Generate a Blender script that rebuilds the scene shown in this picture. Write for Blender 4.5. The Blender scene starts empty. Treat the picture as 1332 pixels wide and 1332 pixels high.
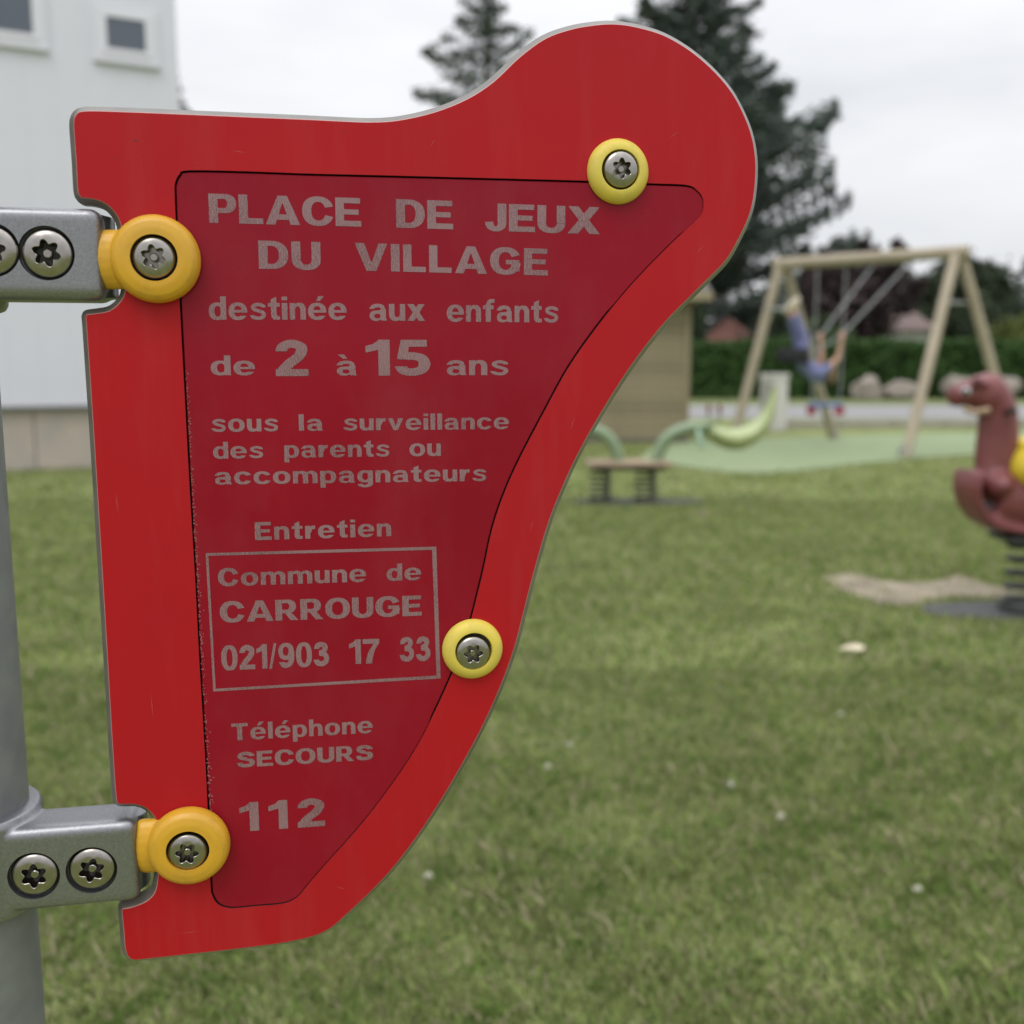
import bpy, bmesh, math, random
import numpy as np
from mathutils import Vector, Matrix, noise
from mathutils.geometry import tessellate_polygon
R = math.radians
random.seed(7); rng = np.random.default_rng(7)
SC = bpy.context.scene
COL = SC.collection

# ------------------------------------------------------------------ camera, sky, sun, exposure
FPX = 1300.0; CX = 666.0; CZ = 1.05
PITCH = math.atan(186 / FPX)
cam = bpy.data.cameras.new('camera'); camo = bpy.data.objects.new('camera', cam); COL.objects.link(camo)
camo.location = (0, 0, CZ); camo.rotation_euler = (math.pi / 2 - PITCH, 0, 0)
cam.sensor_width = 36; cam.lens = 36 * FPX / 1332; cam.clip_start = 0.02; cam.clip_end = 2000
cam.dof.use_dof = True; cam.dof.focus_distance = 0.552; cam.dof.aperture_fstop = 5.9; cam.dof.aperture_blades = 0
SC.camera = camo

SUN_EL, SUN_AZ = R(58), R(205)          # azimuth clockwise from +Y: behind the camera, a little left
w = bpy.data.worlds.new('World'); SC.world = w; w.use_nodes = True
nt = w.node_tree; bg = nt.nodes['Background']; bg.inputs['Strength'].default_value = 0.1
sky = nt.nodes.new('ShaderNodeTexSky'); sky.sky_type = 'NISHITA'; sky.sun_disc = False
sky.sun_elevation = SUN_EL; sky.sun_rotation = SUN_AZ
tc = nt.nodes.new('ShaderNodeTexCoord'); sep = nt.nodes.new('ShaderNodeSeparateXYZ')
nt.links.new(tc.outputs['Generated'], sep.inputs[0])
def wmath(op, a, b=None, clamp=False):
    n = nt.nodes.new('ShaderNodeMath'); n.operation = op; n.use_clamp = clamp
    for i, v in enumerate((a, b)):
        if v is None: continue
        if isinstance(v, (int, float)): n.inputs[i].default_value = v
        else: nt.links.new(v, n.inputs[i])
    return n.outputs[0]
# overcast sky: brighter towards the zenith, soft grey cloud bellies
zz = wmath('MAXIMUM', sep.outputs['Z'], 0.0)
grad = wmath('MULTIPLY_ADD', wmath('MULTIPLY', zz, zz), 1.75); grad.node.inputs[2].default_value = 0.89
mp = nt.nodes.new('ShaderNodeMapping'); mp.inputs['Scale'].default_value = (1.6, 1.6, 5.0)
nt.links.new(tc.outputs['Generated'], mp.inputs[0])
nz = nt.nodes.new('ShaderNodeTexNoise'); nz.inputs['Scale'].default_value = 2.2; nz.inputs['Detail'].default_value = 5
nz.inputs['Roughness'].default_value = 0.5
nt.links.new(mp.outputs[0], nz.inputs['Vector'])
cr = nt.nodes.new('ShaderNodeValToRGB'); cr.color_ramp.elements[0].position = 0.30; cr.color_ramp.elements[1].position = 0.66
cr.color_ramp.elements[0].color = (0.865, 0.885, 0.92, 1); cr.color_ramp.elements[1].color = (1.06, 1.07, 1.095, 1)
nt.links.new(nz.outputs['Fac'], cr.inputs[0])
vm = nt.nodes.new('ShaderNodeVectorMath'); vm.operation = 'SCALE'
nt.links.new(cr.outputs[0], vm.inputs[0]); nt.links.new(wmath('MULTIPLY', grad, 9.6), vm.inputs['Scale'])
mx = nt.nodes.new('ShaderNodeMix'); mx.data_type = 'RGBA'; mx.inputs[0].default_value = 0.94
nt.links.new(sky.outputs[0], mx.inputs['A']); nt.links.new(vm.outputs[0], mx.inputs['B'])
nt.links.new(mx.outputs['Result'], bg.inputs['Color'])

sl = bpy.data.lights.new('sun', 'SUN'); sl.energy = 0.9; sl.angle = R(30); sl.color = (1, 0.97, 0.93)
so = bpy.data.objects.new('sun', sl); COL.objects.link(so)
sd = Vector((math.sin(SUN_AZ) * math.cos(SUN_EL), math.cos(SUN_AZ) * math.cos(SUN_EL), math.sin(SUN_EL)))
so.rotation_euler = sd.to_track_quat('Z', 'Y').to_euler(); so.location = (0, -3, 8)
vs = SC.view_settings; vs.view_transform = 'Standard'; vs.look = 'None'; vs.exposure = 0.0; vs.gamma = 1; vs.use_curve_mapping = False
SC.cycles.use_denoising = True; SC.cycles.max_bounces = 6; SC.cycles.diffuse_bounces = 3; SC.cycles.glossy_bounces = 3
SC.cycles.caustics_reflective = False; SC.cycles.caustics_refractive = False

# ------------------------------------------------------------------ geometry of the view
FW = Vector((0, math.cos(PITCH), -math.sin(PITCH))); UP = Vector((0, math.sin(PITCH), math.cos(PITCH))); C0 = Vector((0, 0, CZ))
def ray(px, py): return FW + Vector((1, 0, 0)) * ((px - CX) / FPX) + UP * ((CX - py) / FPX)
def G(px, py, z=0.0):
    r = ray(px, py); return C0 + r * ((z - CZ) / r.z)
def AT(px, py, d):
    r = ray(px, py); return C0 + r * (d / r.y)

# ------------------------------------------------------------------ materials
MATS = {}
def mat(name, col, rough=0.6, metal=0.0, var=None, scale=5.0, bump=0.0, bscale=None, island=False, spec=0.5, coat=0.0, detail=4, straw=None, sub=None):
    if name in MATS: return MATS[name]
    m = bpy.data.materials.new(name); m.use_nodes = True; t = m.node_tree; N = t.nodes; L = t.links
    b = N['Principled BSDF']; b.inputs['Roughness'].default_value = rough; b.inputs['Metallic'].default_value = metal
    b.inputs['Specular IOR Level'].default_value = spec; b.inputs['Coat Weight'].default_value = coat
    b.inputs['Base Color'].default_value = (*col, 1); m.diffuse_color = (*col, 1)
    tcn = N.new('ShaderNodeTexCoord'); out = None
    if var is not None:
        n = N.new('ShaderNodeTexNoise'); n.inputs['Scale'].default_value = scale; n.inputs['Detail'].default_value = detail
        L.new(tcn.outputs['Object'], n.inputs['Vector'])
        r = N.new('ShaderNodeValToRGB'); r.color_ramp.elements[0].position = 0.3; r.color_ramp.elements[1].position = 0.7
        r.color_ramp.elements[0].color = (*col, 1); r.color_ramp.elements[1].color = (*var, 1)
        L.new(n.outputs['Fac'], r.inputs[0]); out = r.outputs[0]
    if island:
        g = N.new('ShaderNodeNewGeometry')
        r2 = N.new('ShaderNodeValToRGB'); e = r2.color_ramp.elements
        e[0].color = (0.45, 0.45, 0.45, 1); e[1].color = (1.5, 1.5, 1.45, 1)
        L.new(g.outputs['Random Per Island'], r2.inputs[0])
        mm = N.new('ShaderNodeMix'); mm.data_type = 'RGBA'; mm.blend_type = 'MULTIPLY'; mm.inputs[0].default_value = 1
        mm.inputs['A'].default_value = (*col, 1)
        if out: L.new(out, mm.inputs['A'])
        L.new(r2.outputs[0], mm.inputs['B']); out = mm.outputs['Result']
        if straw:
            gt = N.new('ShaderNodeMath'); gt.operation = 'MULTIPLY'; gt.inputs[1].default_value = 17.31; L.new(g.outputs['Random Per Island'], gt.inputs[0])
            fr = N.new('ShaderNodeMath'); fr.operation = 'FRACT'; L.new(gt.outputs[0], fr.inputs[0])
            lt = N.new('ShaderNodeMath'); lt.operation = 'LESS_THAN'; lt.inputs[1].default_value = straw[1]; L.new(fr.outputs[0], lt.inputs[0])
            m3 = N.new('ShaderNodeMix'); m3.data_type = 'RGBA'; L.new(lt.outputs[0], m3.inputs[0]); L.new(out, m3.inputs['A'])
            m3.inputs['B'].default_value = (*straw[0], 1); out = m3.outputs['Result']
    if out: L.new(out, b.inputs['Base Color'])
    if bump:
        n2 = N.new('ShaderNodeTexNoise'); n2.inputs['Scale'].default_value = bscale or scale * 6; n2.inputs['Detail'].default_value = 3
        L.new(tcn.outputs['Object'], n2.inputs['Vector'])
        bn = N.new('ShaderNodeBump'); bn.inputs['Strength'].default_value = bump; bn.inputs['Distance'].default_value = 0.2 / (bscale or scale * 6)
        L.new(n2.outputs['Fac'], bn.inputs['Height']); L.new(bn.outputs[0], b.inputs['Normal'])
    MATS[name] = m; return m

# ------------------------------------------------------------------ objects
def props(o, label=None, cat=None, group=None, kind=None):
    for k, v in (('label', label), ('category', cat), ('group', group), ('kind', kind)):
        if v: o[k] = v
    return o
def thing(name, label, cat, loc=(0, 0, 0), rz=0.0, group=None):
    o = bpy.data.objects.new(name, None); COL.objects.link(o); o.location = loc; o.rotation_euler = (0, 0, rz)
    o.empty_display_size = 0.1
    return props(o, label, cat, group)
def obj(name, me, parent=None, loc=None, **kw):
    o = bpy.data.objects.new(name, me); COL.objects.link(o)
    if parent: o.parent = parent
    if loc is not None: o.location = loc
    return props(o, **kw)
def smooth(me, angle=40):
    me.polygons.foreach_set('use_smooth', [True] * len(me.polygons))
    if angle:
        try: me.set_sharp_from_angle(angle=R(angle))
        except Exception: pass
    return me
class MB:
    def __init__(s): s.v = []; s.f = []; s.mi = []
    def add(s, vs, fs, mi=0):
        b = len(s.v); s.v += [tuple(v) for v in vs]; s.f += [tuple(i + b for i in f) for f in fs]; s.mi += [mi] * len(fs); return s
    def box(s, c, d, rz=0.0, mi=0, M=None):
        x, y, z = d[0] / 2, d[1] / 2, d[2] / 2
        vs = [Vector((sx * x, sy * y, sz * z)) for sz in (-1, 1) for sy in (-1, 1) for sx in (-1, 1)]
        Rm = Matrix.Rotation(rz, 3, 'Z') if M is None else M
        vs = [Rm @ v + Vector(c) for v in vs]
        return s.add(vs, [(0, 2, 3, 1), (4, 5, 7, 6), (0, 1, 5, 4), (2, 6, 7, 3), (0, 4, 6, 2), (1, 3, 7, 5)], mi)
    def tube(s, pts, r, n=12, mi=0, cap=True, flat=None, side=None):
        pts = [Vector(p) for p in pts]; rs = r if isinstance(r, (list, tuple)) else [r] * len(pts)
        base = len(s.v); prev = None; k0 = len(pts)
        for i, p in enumerate(pts):
            t = (pts[min(i + 1, k0 - 1)] - pts[max(i - 1, 0)]).normalized()
            if side is not None: a = Vector(side); a = (a - t * a.dot(t)).normalized()
            elif prev is None:
                a = t.orthogonal().normalized()
            else: a = (prev - t * prev.dot(t)).normalized()
            prev = a; b = t.cross(a)
            fa = (flat[i] if isinstance(flat, (list, tuple)) else flat) if flat else rs[i]
            for k in range(n):
                q = 2 * math.pi * k / n; s.v.append(tuple(p + a * math.cos(q) * fa + b * math.sin(q) * rs[i]))
        for i in range(k0 - 1):
            for k in range(n):
                a0 = base + i * n + k; a1 = base + i * n + (k + 1) % n; s.f.append((a0, a1, a1 + n, a0 + n)); s.mi.append(mi)
        if cap:
            s.f.append(tuple(base + k for k in reversed(range(n)))); s.mi.append(mi)
            s.f.append(tuple(base + (k0 - 1) * n + k for k in range(n))); s.mi.append(mi)
        return s
    def lathe(s, prof, n=40, c=(0, 0, 0), axis='Z', mi=0):
        base = len(s.v)
        for (r_, h) in prof:
            for k in range(n):
                q = 2 * math.pi * k / n
                if axis == 'Z': p = (r_ * math.cos(q), r_ * math.sin(q), h)
                else: p = (r_ * math.cos(q), -h, r_ * math.sin(q))      # outward = -Y
                s.v.append((p[0] + c[0], p[1] + c[1], p[2] + c[2]))
        for i in range(len(prof) - 1):
            for k in range(n):
                a0 = base + i * n + k; a1 = base + i * n + (k + 1) % n; s.f.append((a0, a1, a1 + n, a0 + n)); s.mi.append(mi)
        return s
    def ball(s, c, r, seg=16, rings=10, mi=0, M=None):
        rr = (r, r, r) if isinstance(r, (int, float)) else r
        vs = []; fs = []
        for i in range(rings + 1):
            th = math.pi * i / rings
            for k in range(seg):
                q = 2 * math.pi * k / seg
                v = Vector((rr[0] * math.sin(th) * math.cos(q), rr[1] * math.sin(th) * math.sin(q), rr[2] * math.cos(th)))
                if M: v = M @ v
                vs.append(v + Vector(c))
        for i in range(rings):
            for k in range(seg):
                a = i * seg + k; b = i * seg + (k + 1) % seg; fs.append((a, a + seg, b + seg, b))
        return s.add(vs, fs, mi)
    def mesh(s, name, *mats, sm=None, recalc=True, bevel=0, seg=2):
        me = bpy.data.meshes.new(name); me.from_pydata(s.v, [], s.f)
        for m in mats: me.materials.append(m)
        if len(mats) > 1: me.polygons.foreach_set('material_index', s.mi)
        if recalc or bevel:
            bm = bmesh.new(); bm.from_mesh(me); bmesh.ops.remove_doubles(bm, verts=bm.verts, dist=1e-7)
            bmesh.ops.recalc_face_normals(bm, faces=bm.faces)
            if bevel: bmesh.ops.bevel(bm, geom=list(bm.edges), offset=bevel, segments=seg, affect='EDGES', profile=0.5)
            bm.to_mesh(me); bm.free()
        me.update()
        if sm: smooth(me, sm)
        return me
def remesh(mb, name, voxel, mats, iters=6, post=None, sm=60):
    """union of overlapping closed shapes as one continuous skin"""
    me = mb.mesh(name + '_src'); o = bpy.data.objects.new('tmp', me); COL.objects.link(o)
    r_ = o.modifiers.new('r', 'REMESH'); r_.mode = 'VOXEL'; r_.voxel_size = voxel
    s_ = o.modifiers.new('s', 'SMOOTH'); s_.iterations = iters; s_.factor = 0.5
    if post: post(o)
    dg = bpy.context.evaluated_depsgraph_get(); out = bpy.data.meshes.new_from_object(o.evaluated_get(dg))
    out.name = name; bpy.data.objects.remove(o); bpy.data.meshes.remove(me)
    out.materials.clear()
    for m in mats: out.materials.append(m)
    return smooth(out, sm)
def helix(r, z0, z1, turns, wire, n=18, c=(0, 0)):
    mb = MB(); k = int(turns * n)
    mb.tube([(c[0] + r * math.cos(2 * math.pi * i / n), c[1] + r * math.sin(2 * math.pi * i / n), z0 + (z1 - z0) * i / k) for i in range(k + 1)], wire, 8)
    return mb
def catmull(p, n, closed=False):
    out = []; k = len(p)
    for i in range(k if closed else k - 1):
        q = [p[(i + j) % k] if closed else p[min(max(i + j, 0), k - 1)] for j in (-1, 0, 1, 2)]
        for s in range(n):
            t = s / n
            out.append(tuple(0.5 * (2 * q[1][d] + (q[2][d] - q[0][d]) * t + (2 * q[0][d] - 5 * q[1][d] + 4 * q[2][d] - q[3][d]) * t * t
                       + (3 * q[1][d] - q[0][d] - 3 * q[2][d] + q[3][d]) * t ** 3) for d in range(len(q[0]))))
    if not closed: out.append(tuple(p[-1]))
    return out

# ================================================================== GROUND
grass_m = mat('lawn', (0.130, 0.172, 0.050), 0.9, var=(0.235, 0.248, 0.105), scale=2.3, bump=0.6, bscale=30, detail=8, spec=0.15)
def sheet(name, pts, z, m, kind='structure', parent=None, **kw):
    mb = MB(); tri = tessellate_polygon([[Vector((p[0], p[1], z)) for p in pts]])
    mb.add([(p[0], p[1], z) for p in pts], tri)
    me = mb.mesh(name, m, recalc=False)
    if me.polygons and me.polygons[0].normal.z < 0: me.flip_normals()
    return obj(name, me, parent, kind=kind, **kw)
sheet('ground', [(-400, -60), (400, -60), (400, 900), (-400, 900)], 0, grass_m)
rub_m = mat('green_rubber', (0.190, 0.245, 0.125), 0.85, var=(0.225, 0.280, 0.150), scale=3, bump=0.3, bscale=60)
front = [(835, 596), (873, 605), (962, 616), (1051, 612), (1140, 602), (1264, 592), (1420, 588)]
back = [(1420, 562), (1264, 563), (1150, 566), (1024, 570), (930, 573), (860, 580)]
rub = [tuple(G(*p)[:2]) for p in front] + [tuple(G(*p)[:2]) for p in back]
RUB = catmull(rub, 6, True)
sheet('safety_surface', RUB, 0.008, rub_m)
path_m = mat('pale_path', (0.22, 0.215, 0.215), 0.9, var=(0.25, 0.245, 0.245), scale=1.5, bump=0.2, bscale=25)
ya, yb = G(666, 544).y, G(666, 527).y
sheet('path', [(-8, ya), (60, ya - 1.0), (60, yb - 1), (-8, yb)], 0.006, path_m)
sheet('verge', [(-8, yb + .1), (60, yb - .9), (60, yb + 12), (-8, yb + 12)], 0.004, mat('verge_grass', (0.135, 0.165, 0.065), 0.9, var=(0.165, 0.185, 0.08), scale=1.2, spec=0.15))
# kerb stones along the near side of the path
kerb_m = mat('kerb_stone', (0.26, 0.24, 0.20), 0.9, var=(0.33, 0.31, 0.27), scale=9)
kb = MB().box((0, 0, 0.06), (0.98, 0.16, 0.14)).mesh('kerb', kerb_m, bevel=0.012, seg=1)
kt = props(thing('kerb', None, None, (0, 0, 0)), kind='structure')
kp0 = G(1020, 557); kp1 = G(1420, 555)
kd = (kp1 - kp0); kn = int(kd.length); ku = kd.normalized()
for i in range(kn):
    o = obj('kerb_stone', kb, kt, kp0 + ku * (i + .5)); o.rotation_euler = (0, 0, math.atan2(ku.y, ku.x))
# bare earth worn beside the spring rider
soil_m = mat('dry_soil', (0.17, 0.142, 0.10), 0.95, var=(0.33, 0.28, 0.205), scale=6, bump=0.5, bscale=50)
def blob(pts, j=0.03, n=8):
    q = catmull([tuple(G(*p)[:2]) for p in pts], n, True)
    return [(x + noise.noise(Vector((x * 9, y * 9, 0))) * j, y + noise.noise(Vector((x * 9, y * 9, 5))) * j) for x, y in q]
SAND = blob([(1072, 753), (1110, 748), (1150, 757), (1200, 760), (1250, 750), (1285, 762), (1345, 772), (1300, 780), (1240, 778), (1190, 787), (1150, 789), (1125, 780), (1095, 768)])
sheet('bare_soil', SAND, 0.008, soil_m)
SAND2 = blob([(902, 668), (915, 666), (928, 669), (918, 672), (906, 672)], .02)
sheet('bare_soil', SAND2, 0.008, mat('damp_soil', (0.17, 0.13, 0.09), 0.95))
PADS = []      # rubber pads: (cx, cy, rx, ry)

# ================================================================== THE SIGN
PSI = R(10.9); E = Vector((math.cos(PSI), math.sin(PSI), 0)); YL = Vector((-math.sin(PSI), math.cos(PSI), 0))
P0 = C0 + ray(95, 650) * 0.53
def plane_hit(px, py, origin, wv):
    r = ray(px, py); o = origin - YL * wv
    t = (o - C0).dot(YL) / r.dot(YL); p = C0 + r * t
    return p
Qh = Vector((P0.x, P0.y, 0))
ue = (plane_hit(48, 1210, Qh, -0.022) - Qh).dot(E)
PR = 0.030
O = Qh + E * (ue - PR)                       # the post stands 22 mm behind the board's face
def SL(px, py, wv=0.0):
    p = plane_hit(px, py, O, wv); return ((p - O).dot(E), p.z)
SIGN = thing('playground_sign', 'red board with grey lettering held by yellow clamps on a grey metal post', 'sign', O, PSI)

red_m = mat('red_laminate', (0.425, 0.0085, 0.0125), 0.40, var=(0.385, 0.0105, 0.0165), scale=7, bump=0.05, bscale=700, spec=0.16)
core_m = mat('laminate_core', (0.105, 0.09, 0.078), 0.34, var=(0.15, 0.135, 0.12), scale=60, bump=0.2, bscale=300, spec=0.95)
edge_m = mat('laminate_lip', (0.46, 0.24, 0.22), 0.5)
pan_m = mat('dark_red_panel', (0.275, 0.0060, 0.0180), 0.16, var=(0.235, 0.0065, 0.0180), scale=9, spec=0.14)
# small dirt specks on the two red surfaces
def specks(m, scale, thr, col):
    t = m.node_tree; N = t.nodes; L = t.links; b = N['Principled BSDF']
    tcn = N.new('ShaderNodeTexCoord'); v = N.new('ShaderNodeTexVoronoi'); v.inputs['Scale'].default_value = scale
    L.new(tcn.outputs['Object'], v.inputs['Vector'])
    sp = N.new('ShaderNodeSeparateColor'); L.new(v.outputs['Color'], sp.inputs[0])
    a = N.new('ShaderNodeMath'); a.operation = 'LESS_THAN'; a.inputs[1].default_value = thr; L.new(sp.outputs[0], a.inputs[0])
    d = N.new('ShaderNodeMath'); d.operation = 'LESS_THAN'; d.inputs[1].default_value = 0.13; L.new(v.outputs['Distance'], d.inputs[0])
    mu = N.new('ShaderNodeMath'); mu.operation = 'MULTIPLY'; L.new(a.outputs[0], mu.inputs[0]); L.new(d.outputs[0], mu.inputs[1])
    mm = N.new('ShaderNodeMix'); mm.data_type = 'RGBA'; L.new(mu.outputs[0], mm.inputs[0]); mm.inputs['B'].default_value = (*col, 1)
    src = b.inputs['Base Color'].links[0].from_socket; L.new(src, mm.inputs['A']); L.new(mm.outputs['Result'], b.inputs['Base Color'])
specks(red_m, 160, 0.006, (0.09, 0.02, 0.025)); specks(pan_m, 210, 0.003, (0.36, 0.13, 0.14))
def dust(m, col, amt, sc=(38, 38, 5), lo=.50, hi=.78, seedoff=0):
    t = m.node_tree; N = t.nodes; L = t.links; b = N['Principled BSDF']
    tcn = N.new('ShaderNodeTexCoord'); mpn = N.new('ShaderNodeMapping'); mpn.inputs['Scale'].default_value = sc; mpn.inputs['Location'].default_value = (seedoff, 0, 0)
    L.new(tcn.outputs['Object'], mpn.inputs[0]); n = N.new('ShaderNodeTexNoise'); n.inputs['Scale'].default_value = 1.0; n.inputs['Detail'].default_value = 7; n.inputs['Roughness'].default_value = .62
    L.new(mpn.outputs[0], n.inputs['Vector']); rp = N.new('ShaderNodeValToRGB'); rp.color_ramp.elements[0].position = lo; rp.color_ramp.elements[1].position = hi
    L.new(n.outputs['Fac'], rp.inputs[0]); mu = N.new('ShaderNodeMath'); mu.operation = 'MULTIPLY'; mu.inputs[1].default_value = amt; L.new(rp.outputs[0], mu.inputs[0])
    mm = N.new('ShaderNodeMix'); mm.data_type = 'RGBA'; L.new(mu.outputs[0], mm.inputs[0]); mm.inputs['B'].default_value = (*col, 1)
    L.new(b.inputs['Base Color'].links[0].from_socket, mm.inputs['A']); L.new(mm.outputs['Result'], b.inputs['Base Color'])
    ro = N.new('ShaderNodeMath'); ro.operation = 'MULTIPLY_ADD'; ro.inputs[1].default_value = .25; ro.inputs[2].default_value = b.inputs['Roughness'].default_value; L.new(rp.outputs[0], ro.inputs[0]); L.new(ro.outputs[0], b.inputs['Roughness'])
dust(red_m, (0.42, 0.20, 0.19), .07); dust(pan_m, (0.34, 0.13, 0.15), .09, (22, 22, 12), .45, .8, 3)
gap_m = mat('dark_gap', (0.018, 0.012, 0.012), 0.8)

outer_px = [(90, 163), (91.5, 152), (97, 143.5), (106, 139.5), (125, 138.7), (180, 140.5), (250, 143.5), (330, 147), (400, 150), (450, 152.5), (484, 153.5), (518, 151), (562, 141), (603, 124.5), (636, 103), (670, 71), (704, 46.5), (738, 34), (772, 28), (800, 27), (829, 31.5),
    (863, 42), (896, 61), (925, 85), (950, 113), (966, 140), (979, 172), (985, 203), (985.5, 232), (982, 264), (975, 288), (962, 316), (946, 343), (921, 369), (900, 390), (863, 428), (821, 483), (780, 548), (753, 597), (735, 636), (719, 676),
    (705, 722), (692, 770), (674, 840), (655, 893), (630, 948), (600, 1003), (575, 1045), (545, 1090), (515, 1129), (485, 1161), (455, 1189), (437, 1205), (415, 1217), (380, 1226), (340, 1232), (290, 1238), (240, 1243.5), (190, 1249),
    (174, 1250), (164, 1245), (158, 1232), (155.5, 1205), (153.5, 1181), (157, 1173.5), (172, 1170), (190, 1162), (198.5, 1148), (201, 1110), (199, 1070), (190, 1055), (176, 1049), (160, 1049), (151, 1046.5), (146, 1037),
    (141, 970), (134, 850), (126, 720), (118, 590), (112, 500), (107, 425), (106, 411), (111, 403.5), (126, 401), (141, 398), (152.5, 388), (157.5, 374), (157.5, 335), (152, 296), (144.5, 281), (133, 271), (119, 267), (106, 265.5), (99, 259), (95.5, 249), (93.5, 215), (91, 180)]
inner_px = [(227, 252), (227.5, 238), (233, 227), (245, 221.5), (320, 222.7), (400, 225.6), (500, 228), (603, 230.7), (763, 235), (850, 238.5), (892, 240.3), (906, 246.5), (914.5, 259), (913.5, 276), (904, 288), (892, 299), (863, 327), (821, 371), (780, 421), (741, 476), (710, 532),
    (674, 601), (654, 647), (640, 690), (629, 741), (614, 802), (602, 842), (586, 881.5), (569, 919), (545, 967), (518, 1009), (485, 1054), (455, 1090), (425, 1123), (400, 1152), (386, 1168), (368, 1176), (335, 1179), (310, 1181.5), (297, 1181.5), (284, 1177), (276, 1165), (273.5, 1145),
    (269, 1030), (264, 940), (258.6, 850), (253.5, 750), (248, 660), (243.5, 580), (239, 495), (233, 383), (229.5, 310)]
def outline(pxs, wv, n=4): return [SL(x, y, wv) for x, y in catmull(pxs, n, True)]
def inset(pl, d):
    out = []; k = len(pl)
    A = sum(pl[i][0] * pl[(i + 1) % k][1] - pl[(i + 1) % k][0] * pl[i][1] for i in range(k)); sgn = 1 if A > 0 else -1
    for i in range(k):
        a, b = pl[i - 2], pl[(i + 2) % k]; t = Vector((b[0] - a[0], b[1] - a[1])).normalized()
        out.append((pl[i][0] - t.y * d * sgn, pl[i][1] + t.x * d * sgn))
    return out
oo = outline(outer_px, -0.0035); oi = inset(oo, 0.0031); ol = inset(oo, 0.0027)
hi = outline(inner_px, 0.0)
def v3(pl, y): return [(p[0], y, p[1]) for p in pl]
def band(mb, A, B, mi):
    k = len(A); b = len(mb.v); mb.v += A; mb.v += B
    for i in range(k): j = (i + 1) % k; mb.f.append((b + i, b + j, b + k + j, b + k + i)); mb.mi.append(mi)
def fill(mb, loops, mi):
    flat = [p for l in loops for p in l]; mb.add(flat, tessellate_polygon([[Vector(p) for p in l] for l in loops]), mi)
mb = MB(); T = 0.013
fill(mb, [v3(oi, 0), v3(hi, 0)], 0)
band(mb, v3(oi, 0), v3(ol, 0.0005), 2); band(mb, v3(ol, 0.0005), v3(oo, 0.0035), 1); band(mb, v3(oo, 0.0035), v3(oo, T - .0035), 1)
band(mb, v3(oo, T - .0035), v3(oi, T), 1); fill(mb, [v3(oi, T), v3(hi, T)], 0)
band(mb, v3(hi, 0), v3(hi, 0.0004), 0); band(mb, v3(hi, 0.0004), v3(hi, T), 3)
me = mb.mesh('board', red_m, core_m, edge_m, gap_m)
smooth(me, 25); BOARD = obj('board', me, SIGN)
# the dark backing behind the gap, then the panel with the lettering
hb = inset(hi, -0.006); mb = MB(); fill(mb, [v3(hb, T + .0002)], 0); fill(mb, [v3(hb, T + .003)], 0); band(mb, v3(hb, T + .0002), v3(hb, T + .003), 0)
obj('backing_sheet', mb.mesh('backing_sheet', gap_m), SIGN)
PW = -0.0006                                    # the panel's face lies 0.6 mm behind the board's face
hp = inset([SL(x + 1.0 - (1.6 if x > 560 and y > 300 else 0), y + (1.2 if y < 400 else -0.6), PW) for x, y in catmull(inner_px, 4, True)], 0.0005)
hq = inset(hp, 0.0004); mb = MB()
fill(mb, [v3(hq, -PW)], 0); band(mb, v3(hq, -PW), v3(hp, -PW + .0005), 0); band(mb, v3(hp, -PW + .0005), v3(hp, 0.0119), 0); fill(mb, [v3(hp, 0.0119)], 0)
PANEL = obj('information_panel', smooth(mb.mesh('information_panel', pan_m), 20), SIGN)

# ---- lettering: own heavy sans glyphs from simple shapes, cap height 1
def sR(x0, y0, x1, y1):
    return lambda X, Y: np.maximum(np.abs(X - (x0 + x1) / 2) - (x1 - x0) / 2, np.abs(Y - (y0 + y1) / 2) - (y1 - y0) / 2)
def sE(cx, cy, rx, ry, n=2.25):
    return lambda X, Y: ((np.abs((X - cx) / rx) ** n + np.abs((Y - cy) / ry) ** n + 1e-9) ** (1 / n) - 1) * min(rx, ry)
def sP(pts):
    def f(X, Y):
        d = np.full(X.shape, 1e9); ins = np.zeros(X.shape, bool); k = len(pts)
        for i in range(k):
            (ax, ay), (bx, by) = pts[i], pts[(i + 1) % k]
            ex, ey = bx - ax, by - ay; t = np.clip(((X - ax) * ex + (Y - ay) * ey) / (ex * ex + ey * ey), 0, 1)
            d = np.minimum(d, np.hypot(X - ax - t * ex, Y - ay - t * ey))
            if ay != by: ins ^= ((ay > Y) != (by > Y)) & (X < (bx - ax) * (Y - ay) / (by - ay) + ax)
        return np.where(ins, -d, d)
    return f
def sK(pts, hw=0.108, ax=0.84):
    q = catmull(pts, 5)
    def f(X, Y):
        d = np.full(X.shape, 1e9)
        for (x0, y0), (x1, y1) in zip(q[:-1], q[1:]):
            ex, ey = (x1 - x0) * ax, y1 - y0; l = ex * ex + ey * ey
            if l < 1e-12: continue
            t = np.clip(((X - x0) * ax * ex + (Y - y0) * ey) / l, 0, 1)
            d = np.minimum(d, np.hypot((X - x0) * ax - t * ex, Y - y0 - t * ey))
        return d - hw
    return f
def U_(*a): return lambda X, Y: np.minimum.reduce([f(X, Y) for f in a])
def S_(a, *b): return lambda X, Y: np.maximum.reduce([a(X, Y)] + [-f(X, Y) for f in b])
def I_(*a): return lambda X, Y: np.maximum.reduce([f(X, Y) for f in a])
bowlP = U_(S_(U_(sR(.05, .34, .5, 1), I_(sE(.50, .67, .33, .33, 2.3), sR(.4, .3, 1, 1.1))), sR(.30, .53, .47, .81), sE(.465, .67, .095, .14)), sR(.05, 0, .32, 1))
ring_o = S_(sE(.39, .365, .39, .38), sE(.39, .365, .14, .205))
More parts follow.
